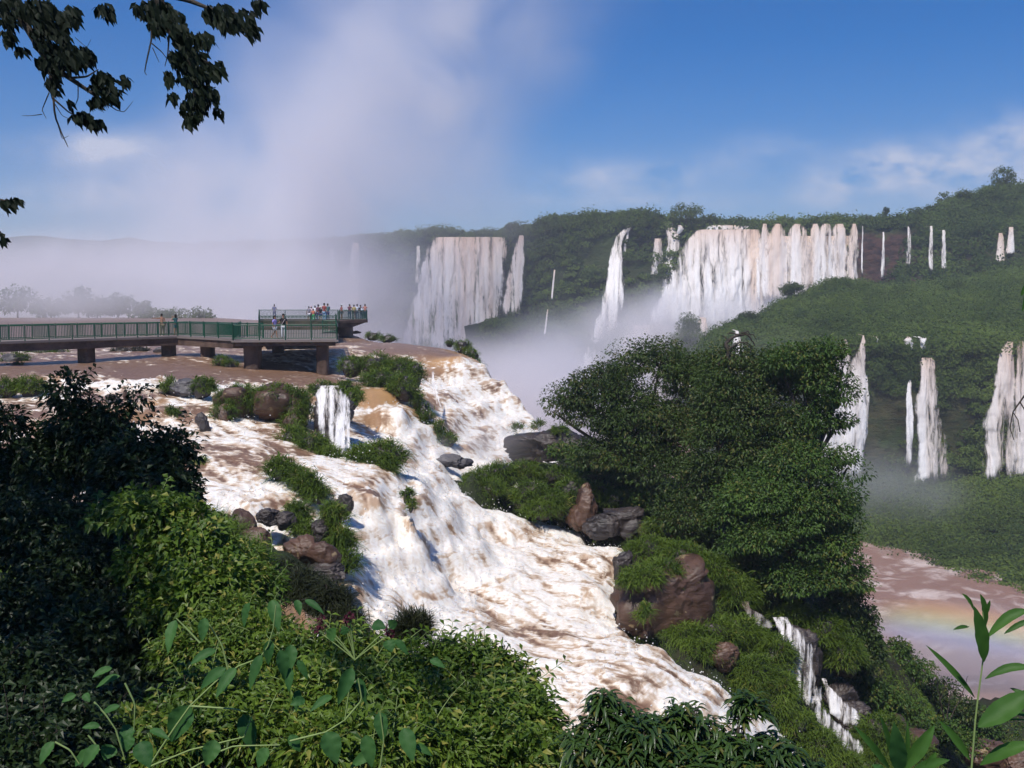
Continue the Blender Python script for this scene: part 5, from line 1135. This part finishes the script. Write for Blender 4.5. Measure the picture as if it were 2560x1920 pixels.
longleaf('bush of long drooping glossy leaves with its highest tip at the left', P(620, 820, 7), [(610, 722, 7.2, 34, 22), (603, 700, 7.2, 14, 12), (640, 745, 7, 40, 24), (590, 755, 7, 26, 18), (660, 725, 7.2, 26, 12), (625, 765, 6.9, 60, 14), (575, 740, 7.2, 10, 14)], 380)
longleaf('bush of long drooping glossy leaves reaching out over the last rapid', P(730, 820, 7), [(700, 738, 7.2, 44, 18), (690, 715, 7.2, 26, 8), (748, 712, 7.2, 18, 12), (742, 700, 7.2, 12, 8), (738, 755, 7, 50, 18), (778, 757, 7.1, 28, 14), (805, 768, 7.1, 20, 8), (770, 740, 7.2, 18, 6), (700, 765, 6.9, 60, 12)], 400)
def leafblade(base, tip, width, sag, nrm, npt=12, serr=0.0, wavy=.0, shape=1.0):
    """one broad leaf as a curved, folded blade; width in metres"""
    base = np.array(base, float); tip = np.array(tip, float); ax = tip - base; L = np.linalg.norm(ax); d = ax / L
    side = np.cross(d, nrm); side /= np.linalg.norm(side) + 1e-9; up = np.cross(side, d); t = np.linspace(0, 1, npt)
    wv = np.sin(np.pi * np.clip(t, 0, 1) ** shape) ** .8 * width * .5; wv[0] = width * .03; wv[-1] = width * .01
    c = base + ax * t[:, None] + np.array(sag)[None] * (4 * t * (1 - t))[:, None]
    rows_ = []
    for j, f in enumerate((-1, -.5, 0, .5, 1)):
        ww = wv * f; lift = np.abs(f) ** 1.3 * wv * .38 + wavy * wv * np.sin(t * 22 + j) * abs(f)
        if abs(f) == 1: ww = ww * (1 - serr * (np.arange(npt) % 2))
        rows_.append(c + side * ww[:, None] + up * lift[:, None])
    V = np.stack(rows_, 1).reshape(-1, 3); return V, grid_faces(npt, 5)
def weed(label, base, leaves, stems, Y, group='broad leaved weeds closest to the camera', cat='weed', name='weed', extra=None):
    """leaves: (bx,by,tx,ty,width_px[,mat]); stems: lists of (px,py)"""
    rt = root(name, base, label, cat, group)
    pths = []; rads = []
    for st in stems:
        p = np.array([P(a, b_, Y + (c[0] if c else 0)) for a, b_, *c in st]); t = np.linspace(0, 1, len(p)); tt = np.linspace(0, 1, 10); pths.append(np.stack([np.interp(tt, t, p[:, k]) for k in range(3)], 1)); rads.append(np.linspace(1.1, .6, 10) * Y / F)
    if pths: sub('stem', *tubes(pths, rads, 8), MT['stem'], rt)
    for lf in leaves:
        bx, by, tx_, ty_, w = lf[:5]; mt = lf[5] if len(lf) > 5 else 'bigleaf'; sg = lf[6] if len(lf) > 6 else .08
        Ya = Y + RNG.uniform(-.1, .1); b0 = P(bx, by, Ya); b1 = P(tx_, ty_, Ya - RNG.uniform(.0, .5) * math.hypot(tx_ - bx, ty_ - by) * Y / F)
        Lw = np.linalg.norm(b1 - b0); nrm = np.array([RNG.normal() * .25, -.75, .65])
        V, Fc = leafblade(b0, b1, w * Y / F, (0, -.04 * Lw, sg * Lw), nrm, serr=.05 if mt != 'lance' else .03, wavy=.10, npt=16, shape=.72 if mt == 'bigleaf' else .9)
        sub('leaf', V, Fc, MT[mt], rt, attrs={'rnd': np.full(len(V), RNG.uniform(.1, .85))})
    return rt
weed('broad leaved weed with a long pale forking stem at the bottom left', P(150, 775, 3.6),
     [(176, 620, 168, 654, 13), (205, 618, 202, 642, 11), (190, 706, 171, 742, 26), (244, 714, 254, 752, 20), (215, 740, 206, 766, 18), (262, 655, 250, 690, 12), (270, 640, 268, 665, 11), (272, 600, 279, 632, 14), (250, 603, 244, 628, 12), (291, 645, 290, 672, 14),
      (290, 668, 289, 692, 10), (226, 668, 200, 690, 12), (222, 690, 230, 676, 14), (236, 668, 216, 698, 12), (112, 668, 92, 678, 8), (120, 676, 96, 688, 8), (216, 650, 190, 665, 10), (305, 600, 324, 614, 7), (296, 600, 300, 616, 9), (298, 660, 308, 680, 8)],
     [[(147, 770), (168, 737), (190, 706), (228, 670), (260, 658), (272, 640), (276, 605)], [(151, 766), (190, 750), (244, 737), (252, 716)], [(190, 706), (235, 709), (246, 712)], [(228, 670), (222, 645), (205, 618)], [(200, 643), (186, 628), (176, 618)]], 3.6)
weed('broad leaved weed with a yellow leaf in the bottom left corner', P(120, 775, 3.3),
     [(54, 742, 40, 765, 12), (76, 695, 62, 702, 8), (84, 694, 90, 702, 8), (135, 730, 118, 740, 18), (112, 745, 104, 760, 18), (130, 735, 126, 752, 16), (99, 745, 84, 768, 14), (100, 726, 82, 728, 8), (140, 742, 150, 768, 20), (75, 765, 100, 750, 14), (120, 706, 100, 716, 8), (150, 730, 170, 740, 8)],
     [[(94, 702), (106, 715), (116, 730)], [(125, 683), (135, 704), (134, 730)], [(55, 742), (70, 750), (80, 765)], [(116, 730), (125, 760)], [(88, 735), (100, 750)]], 3.3)
weed('broad leaved weed with large heart shaped leaves at the bottom centre', P(330, 775, 3.5),
     [(326, 732, 337, 764, 22), (352, 668, 338, 705, 15), (358, 678, 366, 704, 10), (380, 712, 383, 742, 15), (404, 728, 413, 762, 17), (366, 735, 372, 768, 16), (290, 735, 300, 752, 12), (268, 748, 258, 768, 14), (332, 696, 310, 712, 9), (305, 700, 290, 705, 10), (375, 752, 350, 768, 12), (395, 640, 408, 655, 8), (415, 745, 432, 756, 8), (430, 660, 445, 668, 8),
      (372, 626, 386, 628, 13), (395, 628, 388, 620, 10), (330, 640, 336, 628, 13), (346, 634, 342, 626, 10), (388, 640, 392, 652, 14), (280, 650, 285, 680, 14), (300, 690, 296, 712, 11)],
     [[(221, 751), (234, 746), (280, 745)], [(290, 741), (326, 732), (345, 720), (352, 668)], [(380, 768), (384, 740), (380, 712)], [(345, 720), (362, 700), (358, 678)], [(180, 775), (215, 755)]], 3.5)
# purple flower sprigs
rt = root('flower_sprig', P(350, 640, 5), 'dark red flower heads above the thicket beside the shaded water', 'flower')
fl = []
for (a, b_) in [(321, 618), (322, 626), (347, 620), (345, 627), (349, 616), (389, 628), (391, 634), (316, 630)]: fl.append(P(a, b_, 5))
for f_ in fl:
    V, Fc, rn = cluster_leaves(np.array([f_]), .014, 26, .02, .012); sub('flower', V, Fc, MT['purple'], rt, attrs={'rnd': rn}, smooth=False)
sub('stem', *tubes([bez(P(355, 660, 5), f_, (0, 0, .01), 5) for f_ in fl], [[.003] * 5] * len(fl), 4), MT['stem'], rt)
# right hand plants, very close
weed('tall weed with lance shaped leaves standing at the right edge', P(972, 775, 2.4),
     [(974, 611, 961.7, 593.6, 5, 'lance'), (984, 662, 974, 606, 15, 'lance', .02), (986, 626, 980, 594, 8, 'lance'), (969, 627, 953, 630, 4, 'lance'), (987, 638, 1032, 612, 11, 'lance', .2), (1004, 634, 1034, 619, 6, 'lance'), (975, 698, 925.6, 645, 7, 'lance', .03), (985, 679, 1036, 670, 9, 'lance', .16),
      (978, 727, 1034, 690, 22, 'lance', .02), (1010, 688, 1036, 706, 6, 'lance'), (980, 728, 1036, 724, 8, 'lance', .3), (970, 760, 938.6, 720, 9, 'lance', .03), (980, 765, 1036, 744, 14, 'lance', .1), (983, 620, 990, 600, 5, 'lance'), (992, 722, 1036, 722, 2, 'lance')],
     [[(971, 775), (976, 712), (982.6, 664), (985.5, 636), (982.6, 612)]], 2.4)
weed('rosette of bright lance shaped leaves at the bottom right corner', P(897, 775, 2.5),
     [(890, 770, 853.4, 725.5, 8, 'lance', .02), (894, 768, 879.5, 715, 8, 'lance', .03), (899, 770, 894, 722, 17, 'bigleaf', .01), (905, 768, 907, 720, 6, 'lance', .02), (903, 770, 934.5, 725, 15, 'lance', .02), (908, 775, 950, 760, 10, 'lance'), (925, 775, 936, 752, 8, 'lance'), (885, 775, 872, 765, 10, 'bigleaf')],
     [[(897, 785), (899, 760)]], 2.5)
# dark spiky grass
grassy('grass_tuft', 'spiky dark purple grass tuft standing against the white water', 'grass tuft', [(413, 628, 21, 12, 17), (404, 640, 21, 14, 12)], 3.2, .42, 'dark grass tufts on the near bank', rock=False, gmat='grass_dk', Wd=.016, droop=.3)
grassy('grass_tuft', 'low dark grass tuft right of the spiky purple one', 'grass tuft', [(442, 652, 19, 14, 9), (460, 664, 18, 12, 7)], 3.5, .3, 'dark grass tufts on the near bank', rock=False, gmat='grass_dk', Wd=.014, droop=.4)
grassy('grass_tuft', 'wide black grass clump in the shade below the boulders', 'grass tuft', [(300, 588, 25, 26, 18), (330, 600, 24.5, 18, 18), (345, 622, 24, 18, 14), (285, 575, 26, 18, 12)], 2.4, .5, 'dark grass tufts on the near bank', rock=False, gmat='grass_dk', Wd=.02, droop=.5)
grassy('grass_tuft', 'soft sunlit grass left of the sunlit brown slab', 'grass tuft', [(195, 528, 28, 28, 14), (222, 540, 27, 16, 14), (240, 562, 26, 24, 16)], 2.4, .7, 'sunlit grass on the near bank', rock=False, gmat='grass', Wd=.02, droop=.4)

# ------------------------------------------------------------------ tree overhead, its boughs hang into the top left
ot = root('overhanging_tree', (-13.5, 1.0, ground_z(-13.5, 1.0)), 'dark tree overhanging the viewpoint, its drooping leafy boughs filling the top left', 'tree')
def zc(e): return (e[0] * .1446, e[1] * .1446, e[2] * .1446 * .9, e[3] * .1446 * .9)
ZL = [(60,60,100,120),(250,60,160,90),(330,230,150,130),(430,380,150,100),(560,380,90,80),(360,560,55,80),(470,100,90,80),(720,60,70,50),(50,240,50,60),(140,330,40,30),(330,420,120,60),(690,560,90,90),(760,640,80,60),(840,540,50,26),(650,690,60,36),(560,800,80,45),(660,840,60,34),(480,700,30,26),(30,1400,50,40),(90,1385,40,30),(10,1630,20,40)]
ZR = [(1050,50,150,80),(1180,130,110,90),(1250,240,100,70),(1400,260,70,60),(1280,380,140,80),(1480,470,80,70),(1330,500,130,90),(1150,520,50,50),(1400,650,120,80),(1330,740,100,90),(1300,830,50,36),(1500,760,40,30),(1180,660,40,36),(1500,80,130,80),(1680,120,80,80),(1730,200,50,50),(1780,20,60,40),(1570,150,80,50),(1060,160,50,60)]
YB = 6.0; s_ = YB / F
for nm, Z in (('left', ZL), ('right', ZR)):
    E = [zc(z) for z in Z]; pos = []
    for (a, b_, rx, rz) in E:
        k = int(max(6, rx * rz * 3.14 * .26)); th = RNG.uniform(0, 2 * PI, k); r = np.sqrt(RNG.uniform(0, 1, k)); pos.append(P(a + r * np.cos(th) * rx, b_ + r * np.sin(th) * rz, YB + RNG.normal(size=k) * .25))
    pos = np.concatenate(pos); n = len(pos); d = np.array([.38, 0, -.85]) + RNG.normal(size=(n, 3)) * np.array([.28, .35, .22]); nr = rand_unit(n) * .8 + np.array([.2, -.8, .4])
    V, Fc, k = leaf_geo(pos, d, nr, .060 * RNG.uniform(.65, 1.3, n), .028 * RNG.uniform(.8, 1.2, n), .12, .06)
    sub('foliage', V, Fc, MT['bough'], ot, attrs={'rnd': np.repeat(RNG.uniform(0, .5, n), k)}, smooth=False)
def tw(pts, a, b_): 
    p = np.array([P(x * .1446, y * .1446, YB) for x, y in pts]); t = np.linspace(0, 1, len(p)); tt = np.linspace(0, 1, 12); return np.stack([np.interp(tt, t, p[:, k]) for k in range(3)], 1), np.linspace(a, b_, 12)
TW = [tw([(-60, -200), (120, 60), (190, 190), (330, 430), (480, 540), (660, 660), (760, 730)], .035, .004), tw([(330, 430), (365, 600), (378, 800), (430, 930), (470, 1015)], .010, .002), tw([(480, 540), (600, 530), (680, 480)], .008, .003), tw([(378, 690), (480, 780), (600, 820)], .006, .002), tw([(340, 640), (290, 760), (320, 820)], .004, .0015), tw([(290, 790), (220, 800), (150, 800)], .003, .001),
      tw([(660, 660), (800, 760), (860, 775), (920, 700)], .004, .0012), tw([(540, 560), (540, 680), (520, 730)], .004, .002), tw([(380, 720), (430, 800), (520, 840)], .003, .001), tw([(400, 860), (430, 960), (475, 940)], .003, .001),
      tw([(1000, -250), (1100, 0), (1170, 200), (1280, 380), (1350, 600), (1340, 760)], .035, .005), tw([(1040, 120), (1050, 260), (1010, 440), (1000, 500), (1015, 520)], .007, .0015), tw([(1050, 300), (1120, 360), (1150, 400)], .004, .002), tw([(1055, 330), (1100, 430)], .003, .0015), tw([(1100, -50), (1300, 0), (1450, 60), (1650, 100)], .02, .004), tw([(1280, 380), (1420, 420), (1500, 480)], .01, .003), tw([(1170, 240), (1160, 380), (1140, 460)], .006, .002),
      tw([(-80, 1360), (20, 1385), (110, 1390), (150, 1430)], .007, .0015), tw([(-80, 1560), (0, 1600), (35, 1650)], .007, .0015), tw([(520, 260), (600, 330), (630, 270)], .002, .001)]
for a, b_ in TW: sub('bough', *tubes([a], [b_], 6), MT['bark'], ot)
cr = np.stack([RNG.uniform(-17.5, -7.2, 560), RNG.uniform(-3, 10.5, 560), RNG.uniform(5.6, 9.5, 560)], 1)
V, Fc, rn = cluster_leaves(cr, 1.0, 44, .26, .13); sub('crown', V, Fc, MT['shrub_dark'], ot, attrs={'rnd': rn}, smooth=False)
tb = np.array([-13.5, 1.0, ot.location.z]); pth = [bez(tb - [0, 0, .5], (-12, 2, 6), (.3, 0, 0), 8)]; rd_ = [np.linspace(.34, .22, 8)]
for q_ in ((-9, 3, 7.4), (-7, 6, 7), (-10, 8, 7.6), (-14, 6, 7.4), (-6, 1, 8), tuple(TW[0][0][0]), tuple(TW[10][0][0]), tuple(TW[17][0][0]), tuple(TW[18][0][0])): pth.append(bez((-12, 2, 6), q_, (0, 0, .5), 9)); rd_.append(np.linspace(.17, .04, 9))
sub('trunk', *tubes(pth, rd_, 8), MT['bark'], ot)
# sprig entering at the right edge
rt = root('sprig', P(1030, 285, 4), 'small leaf sprig poking in at the right edge above the forest', 'sprig')
for (a, b_, c_, d_, w) in [(1026, 283, 1021, 296, 5), (1026, 290, 1022, 312, 4)]:
    V, Fc = leafblade(P(a, b_, 4), P(c_, d_, 4), w * 4 / F, (0, 0, 0), np.array([.3, -.8, .4])); sub('leaf', V, Fc, MT['lance'], rt, attrs={'rnd': np.full(len(V), .5)})
sub('stem', *tubes([[P(1032, 276, 4), P(1026, 287, 4), P(1025, 300, 4)]], [[.006, .005, .004]], 5), MT['stem'], rt)
rt = root('dead_branch', P(1030, 400, 6), 'thin bare twig hanging in at the right edge beside the last fall', 'dead branch')
sub('branches', *tubes([[P(1030, 388, 6), P(1020, 402, 6), P(1013, 412, 6), P(1010, 428, 6), P(1014, 440, 6)], [P(1020, 402, 6), P(1026, 412, 6), P(1030, 415, 6)], [P(1013, 412, 6), P(1018, 420, 6), P(1020, 432, 6)]], [[.006, .005, .004, .003, .002], [.004] * 3, [.003] * 3], 5), MT['bark'], rt)

# ------------------------------------------------------------------ ground cover grass on island and bank
def turf(name, label, poly_px, n, L, Wd, gmat, droop=.8):
    pw = np.array([P(a, b_, Y)[:2] for a, b_, Y in poly_px]); lo = pw.min(0); hi = pw.max(0); q_ = RNG.uniform(lo, hi, (n * 3, 2)); q_ = q_[inpoly(q_, [tuple(p) for p in pw])][:n]
    z = T_ev(q_); w = W_ev(q_); k = z > w + .1; q_ = q_[k]; z = z[k]; pos = np.c_[q_, z + .1]
    a = RNG.uniform(0, 2 * PI, len(pos)); cl = fbm(np.c_[q_, z] * .8, 3, seed=33); out = np.stack([np.cos(a) * .6, np.sin(a) * .6 - .25, np.full(len(a), .8)], 1); out /= np.linalg.norm(out, axis=1, keepdims=True)
    V, Fq, kk = blades(pos, out, L * RNG.uniform(.5, 1.2, len(pos)) * (1 + .7 * cl), Wd, droop)
    o = mk(name, V, Fq, MT[gmat], attrs={'rnd': np.repeat(np.clip(.45 + cl * .6 + RNG.uniform(-.2, .2, len(pos)), 0, 1), kk)}, smooth=False); kind(o, 'stuff'); return tag(o, label, 'grass')
turf('grass', 'grass covering the island slopes between the rocks', [(455, 480, 57), (520, 440, 70), (700, 450, 68), (860, 560, 56), (900, 650, 58), (1020, 760, 64), (960, 790, 52), (830, 770, 41), (700, 680, 40), (620, 600, 43), (560, 520, 55)], 60000, .6, .035, 'grass')
turf('grass', 'grass covering the near bank behind the shrubs', [(-60, 470, 36), (225, 520, 38), (290, 556, 35.5), (390, 650, 33), (480, 720, 31), (600, 800, 27), (300, 800, 16), (-60, 700, 14)], 50000, .5, .022, 'grass')

# ------------------------------------------------------------------ air: even haze box, and the spray that rises out of the gorge
def box(name, lo, hi, mat):
    lo = np.array(lo, float); hi = np.array(hi, float); V = np.array([[x, y, z] for z in (lo[2], hi[2]) for y in (lo[1], hi[1]) for x in (lo[0], hi[0])])
    Fc = np.array([[0, 2, 3, 1], [4, 5, 7, 6], [0, 1, 5, 4], [2, 6, 7, 3], [0, 4, 6, 2], [1, 3, 7, 5]])
    return mk(name, V, Fc, mat, smooth=False)
hz = M('haze_air'); b = NB(hz); pv = b.n('ShaderNodeVolumePrincipled'); pv.inputs['Color'].default_value = (.80, .86, 1.0, 1); pv.inputs['Density'].default_value = .00036; pv.inputs['Anisotropy'].default_value = .2
b.out(pv.outputs[0], True)
if FOG: kind(box('haze', (-1900, -60, -62), (2400, 1900, 150), hz), 'stuff')
def mist_mat(name, blobs, nscale, nstr, step, col=(.97, .955, .985), sharp=(.35, .75), stretch=(1, 1, 1)):
    """blobs: (px, py, Y, rx_px, ry_px, ry_m, density, tilt)"""
    m = M(name); b = NB(m); p = b.pos(); tot = None
    for (px, py, Y, rx, rz, rym, dn) in blobs:
        c = P(px, py, Y); s = Y / F; sz = (rx * s, rym, rz * s)
        mp = b.n('ShaderNodeMapping', vector_type='TEXTURE'); b.l(p, mp.inputs[0]); mp.inputs['Location'].default_value = tuple(c); mp.inputs['Scale'].default_value = sz
        ln = b.n('ShaderNodeVectorMath', operation='LENGTH'); b.l(mp.outputs[0], ln.inputs[0])
        gq = b.math('MULTIPLY', b.ramp(ln.outputs['Value'], 1.0, .0), dn)
        tot = gq if tot is None else b.math('ADD', tot, gq)
    ns = b.noise(b.scalev(p, stretch), nscale, 3, .55, .6)
    f = b.math('MULTIPLY_ADD', b.ramp(ns, *sharp), nstr, 1 - nstr)
    pv = b.n('ShaderNodeVolumePrincipled'); pv.inputs['Color'].default_value = (*col, 1); pv.inputs['Anisotropy'].default_value = .1
    b.l(b.math('MULTIPLY', tot, f), pv.inputs['Density']); b.out(pv.outputs[0], True)
    m.cycles.volume_step_rate = step; m.cycles.homogeneous_volume = False
    return m
def mist(name, label, blobs, nscale, nstr, step, **k):
    los = []; his = []
    for (px, py, Y, rx, rz, rym, dn) in blobs:
        c = P(px, py, Y); s = Y / F; e = np.array([rx * s, rym, rz * s]); los.append(c - e); his.append(c + e)
    o = box(name, np.min(los, 0), np.max(his, 0), mist_mat(name + '_air', blobs, nscale, nstr, step, **k)); kind(o, 'stuff'); return tag(o, label, 'mist')
if FOG: mist('mist', 'thick white spray filling the gorge and rising as a tall plume over the falls',
     [(250, 325, 330, 210, 90, 90, .060), (220, 285, 430, 320, 80, 150, .032), (460, 400, 300, 130, 80, 90, .060), (570, 400, 280, 120, 110, 80, .085),
      (280, 215, 380, 170, 150, 90, .040), (350, 110, 400, 190, 160, 90, .027), (440, 30, 420, 190, 130, 80, .022), (450, 180, 380, 140, 110, 60, .016), (570, 0, 420, 100, 100, 60, .007), (150, 190, 420, 170, 80, 90, .010),
      (705, 328, 362, 155, 56, 32, .22), (60, 285, 420, 320, 60, 170, .028), (385, 345, 420, 50, 40, 40, .09), (110, 300, 215, 200, 34, 60, .065), (300, 310, 125, 120, 30, 18, .028)], .022, .88, .5, sharp=(.36, .66))
if FOG: mist('mist', 'pale spray drifting over the lower river and the foot of the lower cliff', [(880, 510, 225, 110, 85, 25, .055), (980, 675, 130, 160, 85, 18, .20), (760, 420, 245, 150, 110, 12, .03)], .03, .6, .8)
if FOG: mist('mist', 'light spray in front of the foot of the two near falls', [(490, 440, 66, 55, 36, 5, .14), (430, 450, 56, 36, 22, 3, .12)], .4, .7, 1.0)
# faint rainbow: spray whose tint runs from orange through yellow to pale violet across an arc
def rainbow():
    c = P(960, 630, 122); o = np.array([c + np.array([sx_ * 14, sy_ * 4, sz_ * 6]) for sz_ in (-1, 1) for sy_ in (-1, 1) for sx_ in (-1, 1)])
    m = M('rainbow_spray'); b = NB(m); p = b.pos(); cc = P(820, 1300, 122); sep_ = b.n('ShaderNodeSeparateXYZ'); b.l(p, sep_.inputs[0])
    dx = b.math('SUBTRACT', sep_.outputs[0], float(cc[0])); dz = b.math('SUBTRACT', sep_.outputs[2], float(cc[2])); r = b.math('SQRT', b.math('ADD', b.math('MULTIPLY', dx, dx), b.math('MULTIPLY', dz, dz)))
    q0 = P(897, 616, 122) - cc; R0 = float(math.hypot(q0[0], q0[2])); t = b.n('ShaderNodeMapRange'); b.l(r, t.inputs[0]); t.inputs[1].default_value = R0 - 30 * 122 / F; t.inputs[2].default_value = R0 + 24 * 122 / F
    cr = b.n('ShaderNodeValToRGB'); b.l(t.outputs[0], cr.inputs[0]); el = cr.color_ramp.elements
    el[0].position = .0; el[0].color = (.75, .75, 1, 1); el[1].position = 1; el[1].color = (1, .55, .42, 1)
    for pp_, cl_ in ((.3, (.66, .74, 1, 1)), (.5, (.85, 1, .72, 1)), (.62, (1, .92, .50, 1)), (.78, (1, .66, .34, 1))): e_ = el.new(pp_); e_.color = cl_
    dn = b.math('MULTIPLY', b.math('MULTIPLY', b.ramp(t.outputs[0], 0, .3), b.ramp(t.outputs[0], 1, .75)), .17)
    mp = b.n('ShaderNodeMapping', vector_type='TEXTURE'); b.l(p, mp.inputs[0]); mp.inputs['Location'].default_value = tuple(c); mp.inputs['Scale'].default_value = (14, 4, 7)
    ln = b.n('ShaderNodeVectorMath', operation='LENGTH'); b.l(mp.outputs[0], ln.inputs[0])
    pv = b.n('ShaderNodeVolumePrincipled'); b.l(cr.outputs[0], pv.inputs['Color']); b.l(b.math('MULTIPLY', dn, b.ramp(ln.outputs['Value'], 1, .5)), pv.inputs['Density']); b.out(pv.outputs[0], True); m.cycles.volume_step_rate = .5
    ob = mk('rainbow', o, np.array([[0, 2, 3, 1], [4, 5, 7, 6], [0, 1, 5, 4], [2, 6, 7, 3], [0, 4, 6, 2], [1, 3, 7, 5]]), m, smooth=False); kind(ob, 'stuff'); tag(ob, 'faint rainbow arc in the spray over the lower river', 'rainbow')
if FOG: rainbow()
